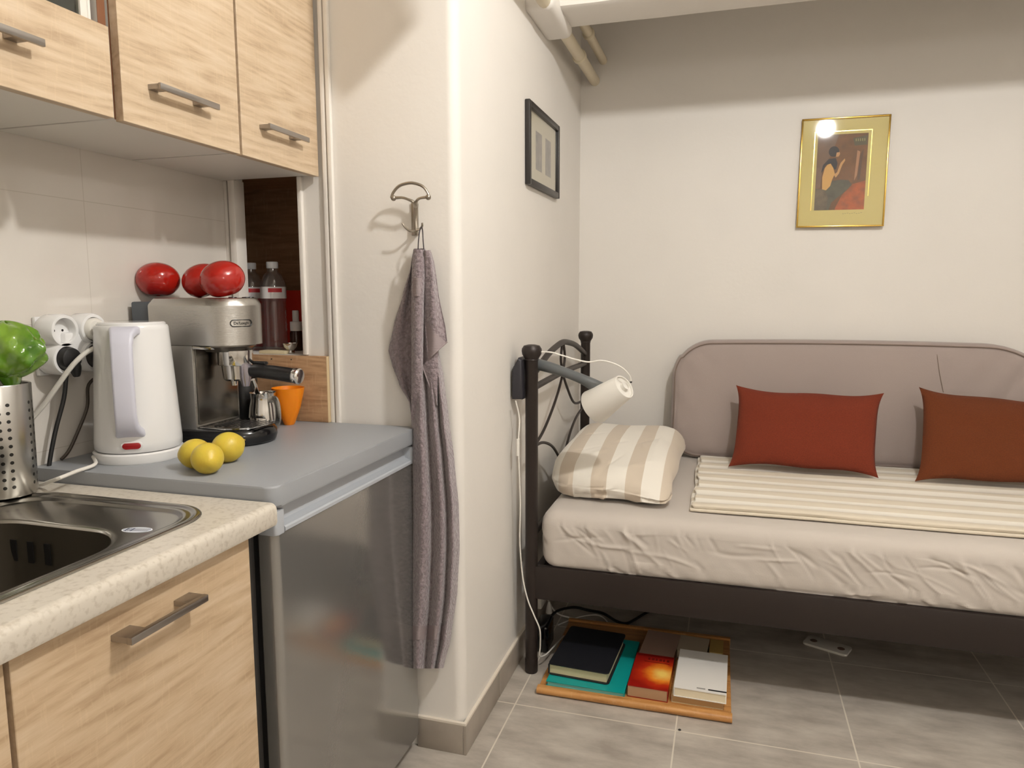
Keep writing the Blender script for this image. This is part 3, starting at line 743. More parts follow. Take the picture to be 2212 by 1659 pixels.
# chrome curl under the head
MB().tube([(-1.115, MY0+.001, 1.088), (-1.09, MY0+.012, 1.086), (-1.07, MY0+.03, 1.086), (-1.05, MY0+.035, 1.087)], .004, 8).build('trim_edge', m_chrome, t)
MB().lathe([(.046, -.012), (.060, 0), (.060, .004)], (hx, MYC, 1.088), 40).build('head_skirt', pm('satin_grey', (130, 126, 120), .3, 1.0), t)  # skirt in a darker satin metal than the head
gx = -1.064
MB().lathe([(0, 1.045), (.037, 1.045), (.038, 1.047), (.038, 1.078), (.035, 1.080)], (gx, MYC, 0), 44).build('brew_group', m_chrome, t)
pf = MB().lathe([(0, 1.010), (.024, 1.010), (.028, 1.014), (.031, 1.044), (0, 1.0445)], (gx, MYC, 0), 40).build('portafilter', m_chrome, t)
MB().lathe([(.007, .0), (.008, .012)], (gx, MYC-.008, .999), 16).build('spout', m_chrome, pf)
MB().lathe([(.008, -.02), (.0125, .0), (.013, .03)], (gx+.03, MYC-.008, 1.018), 16).build('steam_nozzle', pm('lilac_steel', (170, 164, 172), .25, .8), t)
hp_ = [(gx+.028, MYC, 1.032), (gx+.05, MYC, 1.032), (gx+.09, MYC, 1.030), (gx+.150, MYC, 1.024)]
MB().tube(hp_, [.012, .0145, .016, .0165], 20).build('portafilter_handle', m_black, pf)
Mx = Matrix.Translation((gx+.150, MYC, 1.024)) @ Matrix.Rotation(pi/2+.09, 4, 'Y')
MB().lathe([(.0168, 0), (.018, .003), (.018, .012), (.0155, .0155), (.012, .0165), (0, .0165)], (0, 0, 0), 32, M=Mx).build('handle_cap', m_chrome, pf)
MB().box(gx-.028, gx+.062, MYC+.02, MYC+.034, 1.043, 1.051, .003).build('lever', m_black, t)
# base
bx = -1.063
mb = MB(); ringsurf(mb, [L3(stadium(-1.276+d*.2, bx, .080+d, MY0-.004-d, MY1+.004+d), z) for d, z in ((-.006, .8705), (0, .875), (.003, .885), (.002, .896), (-.004, .905), (-.008, .9075))])
bt = L3(stadium(-1.276, bx, .072, MY0+.004, MY1-.004), .9075); mb.add(bt, [tuple(range(len(bt)))]); bt2 = L3(stadium(-1.276, bx, .074, MY0+.002, MY1-.002), .8705); mb.add(bt2, [tuple(range(len(bt2)))])
bo = mb.build('base', m_blackgloss, t, fix=True)
mb = MB().prism(stadium(-1.115, bx, .070, MY0+.008, MY1-.008), .9078, .9105, 'Z', bev=.001); bo2 = mb.build('drip_tray', m_chrome, t)
mb = MB()
for k in range(9): mb.box(-1.095+k*.013, -1.089+k*.013, MY0+.03, MY1-.03, .9104, .9109)
mb.build('tray_slot', m_black, bo2)
# badge on the head front
ba = radians(-28)
Mb = frame_M(Vector((hx+.0757*cos(ba), MYC+.0757*sin(ba), 1.140)), (-sin(ba), cos(ba), 0), (0, 0, 1))
def badge_ring():
    mb = MB(); pts = rrect(-.024, .024, -.0072, .0072, .0071, 8)
    def wrap(p): # bend the badge round the head
        aa = ba+p[0]/.075; return Vector((hx+.0762*cos(aa), MYC+.0762*sin(aa), 1.140+p[1]))
    mb.tube([wrap(p) for p in pts], .0011, 6, smooth=False, closed=True); return mb, wrap
mb, wrap = badge_ring(); br = mb.build('badge', m_black, t)
tm = text_mesh("De'Longhi", .0085, Matrix.Identity(4))
for v in tm.bm.verts: v.co = wrap((v.co.x, v.co.y))
tm.build('badge_lettering', m_black, br)

# tomatoes on top
def tomato(c, r, label, tilt, rz, first=False):
    t = thing('tomato', (c[0], c[1], c[2]-r*.84), label, 'tomato', 'tomatoes on the espresso machine')
    def shp(v, a, h):
        k = 1+.012*cos(5*a)+.01*cos(3*a+1); dz = -.16*exp(-((v.x**2+v.y**2)/(r*.30)**2)) * (1 if h > 0 else 0)*r*.9
        return Vector((v.x*k, v.y*k, v.z*(1-.02*abs(h))+dz))
    Mt = Matrix.Rotation(rz, 4, 'Z') @ Matrix.Rotation(tilt, 4, 'X')
    MB().ball(c, r, 1, 1, .86, 44, 28, shp, M=Mt).build('flesh', m_tomato, t)
    return t
r1 = .0475
ztop = 1.195
p1 = at(341, 609, 'Y', 1.375); tomato(Vector((p1.x, p1.y, ztop+r1*.865)), r1, 'red tomato alone at the left end of the espresso machine top', radians(172), .6)
p2 = at(438, 611, 'Y', 1.415); tomato(Vector((p2.x, p2.y, ztop+.045*.865)), .046, 'red tomato half hidden, behind the larger one on the right', radians(160), 1.9)
p3 = at(481, 609, 'Y', 1.352); tomato(Vector((p3.x, p3.y, ztop+.0468*.865)), .0475, 'largest red tomato, in front of the half hidden one', radians(165), 2.6)

# lemons
def lemon(px, py, r, label, ax):
    c = at(px, py, 'Z', .870+r*.97)
    t = thing('lemon', (c.x, c.y, .870), label, 'lemon', 'lemons on the fridge top')
    Mt = Matrix.Rotation(ax[0], 4, 'Z') @ Matrix.Rotation(ax[1], 4, 'Y')
    def shp(v, a, h):
        tip = .10*max(0, (abs(h)-.80)/.2)**1.5
        return Vector((v.x, v.y, v.z*(1.06+tip)))
    MB().ball(c, r*.97, 1, 1, 1, 40, 30, shp, M=Mt).build('fruit', m_lemon, t)
    e = Matrix.Translation(c) @ Mt
    MB().ball(e @ Vector((0, 0, r*1.12)), .004, 1, 1, .6, 10, 6).build('stem_scar', pm('lemon_scar', (150, 122, 50), .7), t)
lemon(422, 980, .0295, 'yellow lemon at the back left of the three by the kettle', (.3, 1.45))
lemon(448, 990, .0300, 'yellow lemon lying in front of the other two', (2.4, 1.5))
lemon(492, 966, .0310, 'yellow lemon on the right, touching the espresso machine base', (1.1, 1.3))

# milk jug, spoon-like wand, canister, orange cup
JC = at(570, 900, 'Y', 1.520); JC = Vector((JC.x, 1.520, .870))
t = thing('milk_jug', JC, 'polished steel milk jug standing behind the espresso machine', 'jug')
MB().lathe([(0, 0), (.034, 0), (.037, .003), (.0375, .02), (.034, .055), (.030, .075), (.031, .088), (.0325, .092), (.031, .091), (.029, .088), (.028, .075), (.032, .05), (.0355, .02), (.034, .006), (0, .005)], JC, 48).build('body', m_chrome, t)
hj = Vector((.93, -.36, 0)).normalized()
MB().tube([JC+hj*.030+Vector((0, 0, .076)), JC+hj*.050+Vector((0, 0, .078)), JC+hj*.060+Vector((0, 0, .062)), JC+hj*.060+Vector((0, 0, .03)), JC+hj*.050+Vector((0, 0, .012))], [.005, .006, .006, .006, .005], 10, flat=1.6).build('handle', m_steel, t)
t2_ = MB().tube([at(546, 820, 'Y', 1.50), at(553, 838, 'Y', 1.51), at(560, 862, 'Y', 1.52)], [.0055, .0065, .006], 12)
tag(t2_.build('steel_tool', m_chrome), 'small shiny steel tool sticking up out of the milk jug', 'utensil')
BC = Vector((at(526, 900, 'Y', 1.56).x, 1.56, .870))
t = thing('canister', BC, 'black canister in the shadow behind the espresso machine', 'canister')
MB().lathe([(0, 0), (.036, 0), (.038, .003), (.038, .12), (.036, .123)], BC, 36).build('body', m_black, t)
MB().lathe([(.0385, .1235), (.0385, .14), (.034, .145), (0, .145)], BC, 36).build('lid', m_black, t)
OC = Vector((at(622, 900, 'Y', 1.585).x, 1.590, .870))
MB_ = MB().lathe([(0, .001), (.012, .0), (.0145, .004), (.029, .042), (.0385, .082), (.041, .096), (.0395, .096), (.037, .082), (.027, .042), (.012, .008), (0, .007)], OC, 44)
tag(MB_.build('cup', m_orange), 'orange plastic tapered cup beside the milk jug', 'cup')

# wooden board against the wall
bd = MB().box(-1.262, -.992, 1.6395, 1.6575, .8705, 1.043, .001)
tb = thing('wooden_board', (-1.13, 1.65, .8705), 'upright wooden board closing the gap below the hatch', 'board')
bd.build('panel', m_oakboard, tb)
MB().box(-.9918, -.9902, 1.6395, 1.6575, .8705, 1.043).build('edge_band', pm('pale_edge', (214, 190, 150), .5), tb)
for x in (-1.155, -1.095): MB().lathe([(.0018, -.0003), (.0018, .0003)], (0, 0, 0), 10, M=Matrix.Translation((x, 1.6392, 1.033)) @ Matrix.Rotation(pi/2, 4, 'X')).build('nail_hole', m_black, tb)

# hatch shelf: bottles etc
m_water = glass_mat('clear_bottle_plastic', (.93, .93, .95), 1.7, .05)
def bottle(px, label, Y=1.755):
    x = at(px, 690, 'Y', Y).x; z = 1.0435; c = Vector((x, Y, z))
    t = thing('water_bottle', c, label, 'bottle', 'water bottles in the hatch')
    H = .243
    prof = [(0, .004), (.026, .0), (.0335, .006), (.034, .02)]
    for k in range(9): prof += [(.0325, .028+k*.0135), (.034, .0348+k*.0135)]
    prof += [(.0345, .150), (.0345, .182), (.032, .195), (.024, .212), (.0145, .222), (.0135, .232), (.0135, .236)]
    inner = [(r-.0008, zz) for r, zz in prof[::-1] if r > .01]
    MB().lathe(prof, c, 40).build('body', m_water, t)
    MB().lathe([(.0349, .148), (.0349, .180)], c, 40).build('label_wrap', m_label, t)
    ca = math.atan2(-c.y, -c.x); mb = MB()
    n = 14; vs = []
    for i in range(n+1):
        a = ca+.15+(-.55+1.1*i/n); vs += [(c.x+.0352*cos(a), c.y+.0352*sin(a), z+.165), (c.x+.0352*cos(a), c.y+.0352*sin(a), z+.176)]
    mb.add(vs, [(2*i, 2*i+2, 2*i+3, 2*i+1) for i in range(n)]); mb.build('red_band', m_label_red, t)
    MB().lathe([(.0155, .231), (.016, .232), (.016, .247), (.0145, .249), (0, .249)], c, 28).build('cap', m_cap, t)
bottle(593, 'clear water bottle with a red and white label, the right one in the hatch')
bottle(546, 'clear water bottle half hidden behind the largest tomato', 1.79)
t = thing('spray_bottle', (at(640, 720, 'Y', 1.80).x, 1.80, 1.0435), 'small bottle with a white stepped cap behind the right hatch jamb', 'bottle')
c = org(t)
MB().lathe([(0, 0), (.017, 0), (.018, .004), (.018, .05), (.015, .056)], c, 24).build('body', pm('brown_glass', (60, 34, 24), .2), t)
MB().lathe([(.0165, .0562), (.0165, .082), (.009, .083), (.009, .112), (.008, .114), (0, .114)], c, 24).build('cap', m_label, t)
rb = MB().box(-1.44, -1.09, 1.90, 1.965, 1.0435, 1.215, .004)
tag(rb.build('red_packet', pm('dark_red_pack', (206, 44, 22), .6)), 'dark red packet at the back of the hatch', 'packet')
c = Vector((at(627, 748, 'Y', 1.70).x, 1.700, 1.0435))
mb = MB().lathe([(0, .001), (.011, 0), (.012, .003), (.009, .008), (.017, .018), (.0195, .028), (.0185, .028), (.015, .018), (0, .011)], c, 30)
tag(mb.build('metal_cup', m_chrome), 'tiny steel cup on the hatch sill', 'cup')
mb = MB().box(-1.215, -1.135, 1.67, 1.712, 1.0435, 1.052, .001)
tag(mb.build('notepad', pm('cream_card', (206, 192, 158), .6)), 'flat cream block lying on the hatch sill', 'notepad')

# ================================================================ HOOK AND TOWEL
t = thing('wall_hook', (-.742, YK-.002, 1.34), 'antique metal wall hook with an arched hat bar', 'hook')
def hp(x, y, Yv=YK-.045): return at(x, y, 'Y', Yv)
MB().tube([hp(845, 428), hp(850, 415), hp(862, 402), hp(880, 396), hp(895, 396), hp(912, 402), hp(922, 413), hp(928, 425)], [.0038, .0042, .0048, .005, .005, .0048, .0042, .0038], 12, flat=.75).build('arch', m_nickel, t)
for q in (hp(850, 428), hp(925, 426)): MB().ball(q, .0068).build('end_ball', m_nickel, t)
mb = MB().tube([hp(850, 428), hp(868, 427), hp(882, 431), hp(894, 437, YK-.04), hp(898, 446, YK-.025)], [.004, .0032, .0034, .004, .005], 10)
mb.tube([hp(925, 426), hp(908, 428), hp(900, 434), hp(899, 442, YK-.03)], [.004, .003, .0034, .0045], 10)
mb.build('bracket_arm', m_nickel, t)
MB().tube([hp(898, 440, YK-.022), hp(898, 455, YK-.016), hp(898, 475, YK-.012), hp(899, 497, YK-.012), hp(899, 507, YK-.01)], [.007, .0058, .005, .0055, .004], 12).build('stem', m_nickel, t)
MB().box(-.752, -.734, YK-.005, YK, 1.345, 1.425, .002).build('backplate', m_nickel, t)
for pts in ([hp(896, 498, YK-.016), hp(886, 499, YK-.030), hp(876, 492, YK-.040), hp(869, 482, YK-.045)], [hp(901, 497, YK-.016), hp(908, 494, YK-.032), hp(912, 488, YK-.04), hp(912, 481, YK-.042)]):
    MB().tube(pts, [.0032, .003, .0026, .0022], 10).build('hook', m_nickel, t)

# towel
def lerp_tab(tab, y):
    if y <= tab[0][0]: return tab[0][1]
    for (a, u), (b, v) in zip(tab, tab[1:]):
        if y <= b:
            s = (y-a)/(b-a); s = s*s*(3-2*s)*.35+s*.65; return u+(v-u)*s
    return tab[-1][1]
t = thing('towel', (-.735, 1.62, .22), 'taupe bath towel hanging in long folds from the wall hook', 'towel')
def sheet(Lt, Rt, y0, y1, yb, fold, nu=46, nv=150, thick=.007):
    """a hanging sheet with folds; front face then back face joined round the rim"""
    mb = MB()
    def F(u, v):
        py = y0+(y1-y0)*v; l = lerp_tab(Lt, py); r = lerp_tab(Rt, py)
        Y = yb(v)-fold(u, v, py)
        fz = .0009*noise.noise(Vector((u*40, v*160, 1)))
        return at(l+(r-l)*u, py, 'Y', Y-fz)
    def Bk(u, v):
        p = F(u, v); return Vector((p.x, min(YK-.001, p.y+thick), p.z))
    mb.grid(nu, nv, F); mb.grid(nu, nv, Bk)
    for uu in (0, 1): mb.grid(2, nv, lambda a, v: F(uu, v) if a == 0 else Bk(uu, v))
    for vv in (0, 1): mb.grid(nu, 2, lambda u, a: F(u, vv) if a == 0 else Bk(u, vv))
    return mb
def bump(u, c, w): return exp(-((u-c)/w)**2)
def body_fold(u, v, py):
    edge = .016*(1-min(1, min(u, 1-u)/.10))**2
    s = min(1, max(0, (py-560)/200))
    f = .026*bump(u, .22+.03*sin(v*3), .15)+.020*bump(u, .60+.05*v, .10)+.016*bump(u, .87, .06)-.014*bump(u, .43+.04*v, .045)-.014*bump(u, .75+.03*v, .035)
    if v < .3: f += .006*(1-v/.3)
    return f*s+.006*(1-s)-edge
Lm = [(535, 894), (560, 890), (600, 889), (700, 889), (760, 889), (870, 889), (960, 888), (1100, 889), (1250, 884), (1380, 881), (1445, 885)]
Rm = [(535, 916), (560, 922), (600, 925), (700, 938), (760, 946), (820, 957), (900, 967), (1000, 980), (1100, 989), (1180, 991), (1280, 986), (1380, 972), (1445, 956)]
body = sheet(Lm, Rm, 537, 1444, lambda v: 1.632-.012*min(1, v*2), body_fold, 60, 200)
body.build('cloth', m_towel, t, auto=70, fix=True)
Lf = [(540, 892), (575, 887), (640, 869), (700, 851), (757, 839), (785, 846), (830, 862), (870, 884), (900, 888)]
Rf = [(540, 896), (575, 892), (900, 893)]
sheet(Lf, Rf, 548, 898, lambda v: 1.650-.002*v, lambda u, v, py: .010*bump(u, .25, .22)-.004*bump(u, .6, .15), 20, 90, .006).build('rear_fold', m_towel, t, auto=70, fix=True)
# centre strip and right flap in front of the body
Lc = [(537, 893), (560, 890), (600, 889), (760, 889), (900, 888)]
Rc = [(537, 914), (560, 917), (640, 914), (760, 912), (900, 911)]
sheet(Lc, Rc, 539, 905, lambda v: 1.612-.012*min(1, v*5)*min(1, (1-v)*4), lambda u, v, py: .012*sin(pi*u)**.7*min(1, (905-py)/120)-.004*(1-min(1, (905-py)/60)), 18, 90, .006).build('centre_fold', m_towel, t, auto=70, fix=True)
def flap(u, v):
    # right flap: edge runs from the loop to the corner (966,742), hem returns to (922,792), tail to (944,872)
    top = [(914, 541), (930, 540)]
    outer = [(930, 540), (938, 565), (943, 600), (948, 640), (954, 670), (962, 705), (966, 738)]
    k = v*6; i = min(5, int(k)); f = k-i
    ox = outer[i][0]*(1-f)+outer[i+1][0]*f; oy = outer[i][1]*(1-f)+outer[i+1][1]*f
    ix = 915-2*v; iy = 541+v*(790-541)
    x = ix+(ox-ix)*u; y = iy+(oy-iy)*(u**.9)
    if v > .999: pass
    return x, y
mb = MB()
def FL(u, v, d=0):
    x, y = flap(u, v); Y = 1.620-.020*sin(pi*min(1, u*1.05))**.8-.003*sin(u*9+v*4)+d
    return at(x, y, 'Y', Y)
mb.grid(24, 70, lambda u, v: FL(u, v)); mb.grid(24, 70, lambda u, v: FL(u, v, .006))
for uu in (0, 1): mb.grid(2, 70, lambda a, v: FL(uu, v, .006*a))
for vv in (0, 1): mb.grid(24, 2, lambda u, a: FL(u, vv, .006*a))
mb.build('front_flap', m_towel, t, auto=70, fix=True)
# tail of the flap (triangle below the hem) with its pale hem
mb = MB()
def TL(u, v, d=0):
    a = (913+(926-913)*v, 785+(800-785)*v)
    lx = 912+(943-912)*v; ly = 790+(876-790)*v; rx = 946+(945-946)*v; ry = 757+(876-757)*v
    return at(lx+(rx-lx)*u, ly+(ry-ly)*u, 'Y', 1.608-.006*sin(pi*u)+.004*v+d)
mb.grid(12, 30, lambda u, v: TL(u, v)); mb.grid(12, 30, lambda u, v: TL(u, v, .005))
mb.build('flap_tail', m_towel, t, auto=70)
mb = MB().grid(16, 30, lambda u, v: FL(u*.96*v, .56+.435*v, -.0016)); mb.build('woven_corner', m_towel_band, t, auto=70)
mb = MB().tube([FL(u/10, 1.0, -.001) for u in range(11)], .0022, 6)
mb.tube([TL(0, v/8, -.001) for v in range(9)], .0018, 6)
mb.build('hem', m_towel_band, t)
# woven bands
def band(y0, y1, name, L, R, yb, fold):
    sheet(L, R, y0, y1, yb, fold, 40, 12, .003).build(name, m_towel_band, t, auto=70)
band(1352, 1382, 'woven_band', Lm, [(a, b-14 if a > 1200 else b) for a, b in Rm], lambda v: 1.632-.012-.0018, lambda u, v, py: body_fold(u*.86, .9, py))
band(600, 640, 'woven_band', [(600, 891), (640, 891)], [(600, 912), (640, 911)], lambda v: 1.5975, lambda u, v, py: .012*sin(pi*max(.02, min(.98, u)))**.7)
mb = MB().tube([at(903, 543, 'Y', 1.618), at(904, 520, 'Y', 1.612), at(907, 497, 'Y', 1.612), at(911, 491, 'Y', 1.614), at(913, 500, 'Y', 1.62), at(914, 520, 'Y', 1.622), at(916, 545, 'Y', 1.622)], .0014, 8)
mb.build('hanging_loop', pm('dark_loop', (62, 56, 60), .8), t)

# ================================================================ BED
PX, PY1, PY2 = -.570, 2.112, 2.975
t = thing('bed', (.44, 2.545, 0), 'dark brown metal day bed with a curved wire headboard', 'bed')
for y in (PY1, PY2):
    p = MB().lathe([(0, .012), (.0195, .012), (.0195, 1.0), (.0215, 1.004), (.0195, 1.008)], (PX, y, 0), 28).build('post', m_dark_metal, t)
    MB().lathe([(.0195, 1.004), (.0225, 1.010), (.029, 1.020), (.031, 1.030), (.030, 1.038), (.024, 1.047), (.012, 1.050), (0, 1.050)], (PX, y, 0), 28).build('post_knob', m_dark_metal, p)
    MB().lathe([(0, 0), (.019, 0), (.0206, .003), (.0206, .045), (.0196, .048)], (PX, y, 0), 28).build('post_foot', m_dark_metal, p)
for y in (PY1, PY2):
    p = MB().lathe([(0, .012), (.0195, .012), (.0195, .62), (.0, .625)], (1.47, y, 0), 20).build('post', m_dark_metal, t)
    MB().lathe([(.0195, .62), (.031, .636), (.024, .655), (0, .658)], (1.47, y, 0), 20).build('post_knob', m_dark_metal, p)
    MB().lathe([(0, 0), (.0225, .003), (.0225, .045), (.0196, .048)], (1.47, y, 0), 20).build('post_foot', m_dark_metal, p)
YM = (PY1+PY2)/2
def hb(y, z): return (PX, y, z)
MB().tube([hb(PY1+.012, .955), hb(2.20, .975), hb(2.33, 1.006), hb(2.46, 1.024), hb(YM, 1.030), hb(2.63, 1.024), hb(2.76, 1.006), hb(2.89, .975), hb(PY2-.012, .955)], .0105, 14).build('top_arch', m_dark_metal, t)
MB().tube([hb(PY1+.015, .915), hb(YM, .922), hb(PY2-.015, .915)], .0105, 14).build('cross_bar', m_dark_metal, t)
for pts in ([hb(YM-.012, 1.020), hb(YM-.028, .99), hb(YM-.030, .965), hb(YM-.010, .93)], [hb(YM+.012, 1.020), hb(YM+.028, .99), hb(YM+.030, .965), hb(YM+.010, .93)],
            [hb(YM, .915), hb(YM-.07, .86), hb(YM-.18, .80), hb(YM-.30, .752), hb(PY1+.016, .728)], [hb(YM, .915), hb(YM+.07, .86), hb(YM+.18, .79), hb(YM+.28, .768), hb(PY2-.016, .765)],
            [hb(PY2-.016, .738), hb(YM+.25, .715), hb(YM+.12, .665), hb(YM+.035, .60), hb(YM+.01, .53)],
            [hb(PY1+.016, .728), hb(2.24, .722), hb(2.36, .690), hb(2.45, .645), hb(YM-.01, .58), hb(YM, .53)]):
    MB().tube(pts, .0048, 10).build('scroll_wire', m_dark_metal, t)
MB().tube([hb(PY1+.01, .45), hb(PY2-.01, .45)], .0105, 12, smooth=False).build('cross_bar', m_dark_metal, t)
for y, s in ((PY1, -1), (PY2, 1)):
    MB().box(PX+.012, 1.46, y-.012, y+.012, .250, .356, .002).build('side_rail', m_dark_metal, t)
MB().box(PX+.01, PX+.034, PY1+.015, PY2-.015, .27, .35, .002).build('end_rail', m_dark_metal, t)
MB().box(1.44, 1.46, PY1+.015, PY2-.015, .27, .35, .002).build('end_rail', m_dark_metal, t)
for k in range(13):
    x = -.44+k*.148; MB().box(x, x+.09, PY1+.0125, PY2-.0125, .328, .346, .002).build('slat', m_bedhole, t)

# mattress under a fitted sheet
def crease_set(n, x0, x1, z0, z1, seed, a0=-70, a1=10, l0=.05, l1=.20, w0=.003, w1=.007, amp=.0045):
    R = random.Random(seed); out = []
    for _ in range(n):
        cx, cz = R.uniform(x0, x1), R.uniform(z0, z1); a = radians(R.uniform(a0, a1)); L = R.uniform(l0, l1)
        out.append((cx, cz, cos(a), sin(a), L/2, R.uniform(w0, w1), R.uniform(.35, 1)*amp*(1 if R.random() < .62 else -1), R.uniform(-2.5, 2.5)))
    return out
def crease_h(cs, x, z):
    h = 0
    for cx, cz, ca, sa, L, wd, am, cv in cs:
        dx, dz = x-cx, z-cz
        if abs(dx) > .14 or abs(dz) > .14: continue
        s_ = dx*ca+dz*sa; n_ = -dx*sa+dz*ca+cv*s_*s_
        if abs(s_) < L and abs(n_) < wd*3:
            h += am*exp(-(n_/wd)**2)*(1-(s_/L)**2)
    return h
CS = crease_set(46, -.54, 1.0, .37, .51, 11)+crease_set(26, -.54, -.1, .38, .51, 5, -75, -25, .06, .16)+crease_set(22, .35, .9, .38, .50, 8, -60, -20, .1, .24)
def crease(q, n):
    if n.y < -.2 or n.x < -.4:
        x, z = (q.x, q.z) if n.y < -.2 else (q.x-q.y, q.z)
        k = min(1, max(0, (.535-z)/.05))*(min(1, max(0, -n.y+.2)) if n.y < -.2 else .6)
        return k*(crease_h(CS, x, z)+.005*noise.noise(Vector((x*3, z*5, 9)))+.0015*noise.noise(Vector((x*26+z*14, z*22, 3))))-.001
    if n.z > .5:
        return .0022*noise.noise(Vector((q.x*3, q.y*4, 2)))+.0012*abs(noise.noise(Vector((q.x*9, q.y*6, 2))))
    return 0
m_ = roundbox(MB(), -.542, 1.43, 2.106, 3.035, .357, .536, .042, 400, 30, 40, crease)
for v in m_.bm.verts:      # the lower front edge is nearly square where it rests on the rail
    p = v.co
    if p.z < .399 and p.y < 2.19:
        u_ = (p.z-.357)/.042; off = .042*(1-sqrt(max(0, 1-(1-u_)**2))) if u_ > 0 else .042
        if p.y < 2.148+.001: p.y -= off*.75
tag(m_.build('mattress', m_sheet, auto=80), 'thick mattress in a creased taupe fitted sheet on the bed frame', 'mattress')

# striped pillow
PCS = crease_set(16, -.56, -.16, .55, .66, 21, -10, 50, .06, .20, .005, .010, .006)
PCT = crease_set(12, -.52, -.2, 2.25, 2.6, 23, 20, 110, .08, .22, .006, .014, .005)
def pil(q, n):
    x, y, z = q.x, q.y, q.z
    d = .012*noise.noise(Vector((x*5, y*4, 3)))
    if n.z > -.2:
        d += .014*(1-((y-2.6)/.4)**2)+crease_h(PCT, x, y)
    if n.y < -.2:
        d += crease_h(PCS, x, z)
        l = (z-.565)-(x+.45)*.16      # the long tucked fold along the near end
        d += -.011*exp(-(l/.006)**2)*(1 if x > -.47 else 0)+.006*exp(-((l+.016)/.010)**2)
    return d
def pillow_mesh():
    mb = roundbox(MB(), -.552, -.165, 2.225, 2.915, .5425, .676, .060, 90, 120, 26, pil)
    for v in mb.bm.verts:
        p = v.co; u = (p.x+.36)/.2; w_ = (p.y-2.57)/.35; h = (p.z-.5425)/.125
        # lower towards the open ends, ear at the near right corner
        p.z = .5425+(p.z-.5425)*(1-.32*max(0, -w_)**2-.10*max(0, w_-.4)-.12*max(0, u)**2)
        e = max(0, 1-hypot(p.x+.165, p.y-2.225)/.14)
        if e > 0: p.x += .022*e; p.y -= .030*e; p.z = .5425+(p.z-.5425)*(1-.5*e)
        e = max(0, 1-hypot(p.x+.552, p.y-2.225)/.16)
        if e > 0: p.x += .02*e; p.y += .02*e
        if h > .3: p.z += .010*max(0, 1-abs(w_-.7)/.5)
        p.x += .02*w_*(1 if u > 0 else .4)*.3
        if p.z < .5425: p.z = .5425
    return mb
t = thing('pillow', (-.36, 2.57, .5425), 'beige and white striped pillow at the head of the bed, its near end folded', 'pillow')
pillow_mesh().build('pillowcase', stripe_mat('wide_stripes', (234, 228, 217), (206, 192, 174), 'X', .110, .46, .42), t, auto=80)
# folded striped throw
def thr(q, n):
    if n.z > .3:
        return .0034*sin(q.y*2*pi/.0925+.6*noise.noise(Vector((q.x*1.3, q.y*2, 1)))+1)+.0035*noise.noise(Vector((q.x*2.2, q.y*14, 5)))+.0018*noise.noise(Vector((q.x*12, q.y*10, 5)))*exp(-(q.x+.1)/.1)
    return .004*noise.noise(Vector((q.x*6, q.y*6, 7)))
t = thing('throw_blanket', (.66, 2.58, .537), 'cream throw with fine beige stripes folded along the middle of the bed', 'blanket')
m_thr = stripe_mat('fine_stripes', (236, 230, 218), (214, 203, 184), 'Y', .0925, .44, .05)
def skew(mb, x0):
    for v in mb.bm.verts:
        v.co.y += .012*noise.noise(Vector((v.co.x*2.3, 0, 3)))
        if v.co.x < x0+.05: v.co.x += .010*noise.noise(Vector((v.co.y*7, v.co.z*30, 2)))
    return mb
skew(roundbox(MB(), -.100, 1.42, 2.212, 2.945, .5395, .550, .0052, 150, 70, 2), -.1).build('lower_layer', m_thr, t, auto=80)
skew(roundbox(MB(), -.088, 1.42, 2.214, 2.94, .549, .561, .0058, 170, 90, 2, thr), -.088).build('upper_layer', m_thr, t, auto=80)

# big back cushion leaning on the wall
def cush():
    mb = MB(); x0, x1, z0, z1 = -.215, 1.17, .541, 1.022
    base = rrect(x0, x1, z0, z1, (.26, .155, .11, .11), 14)
    # densify
    pts = []
    for i in range(len(base)):
        a, b = base[i], base[(i+1) % len(base)]; L = hypot(b[0]-a[0], b[1]-a[1]); k = max(1, int(L/.02))
        for q in range(k): pts.append((a[0]+(b[0]-a[0])*q/k, a[1]+(b[1]-a[1])*q/k))
    cx, cz = (x0+x1)/2, (z0+z1)/2
    def yc(z): return 2.995+(z-.54)*.13
    def ring(ins_, dy):
        out = []
        for x, z in pts:
            # move towards the nearest point of an inner core
            ix = min(max(x, x0+.20), x1-.20); iz = min(max(z, z0+.20), z1-.20)
            d = Vector((x-ix, z-iz)); L = d.length; s = max(0, 1-ins_/L)
            xx, zz = ix+d.x*s, iz+d.y*s
            if zz > .95: zz -= .012*((xx-.45)/.7)**2
            wr = .0022*noise.noise(Vector((xx*14, zz*5, 3)))
            e = max(0, 1-abs(ins_-.05)/.06)
            wr += e*.0035*sin(xx*60+zz*30+3*noise.noise(Vector((xx*4, zz*4, 0))))*(1 if xx < 0 or xx > .75 else .35)
            if xx > .72: wr += .007*sin((xx*1.3-zz)*42)*min(1, (xx-.72)*5)*(1 if ins_ > .02 else .3)
            out.append((xx, yc(zz)+dy-(wr if dy < 0 else 0), zz))
        return out
    loops = [ring(9, .050), ring(.19, .050), ring(.06, .050), ring(.02, .047), ring(.006, .038), ring(0, .022), ring(0, -.02), ring(.006, -.032), ring(.012, -.037), ring(.016, -.036), ring(.022, -.041), ring(.035, -.048), ring(.06, -.054), ring(.09, -.057), ring(.12, -.059), ring(.15, -.060), ring(.18, -.060), ring(.199, -.060), ring(9, -.060)]
    ringsurf(mb, loops)
    return mb, ring(.0125, -.0385), x0, x1, z0, z1, yc
mb, pipe_, x0, x1, z0, z1, yc = cush()
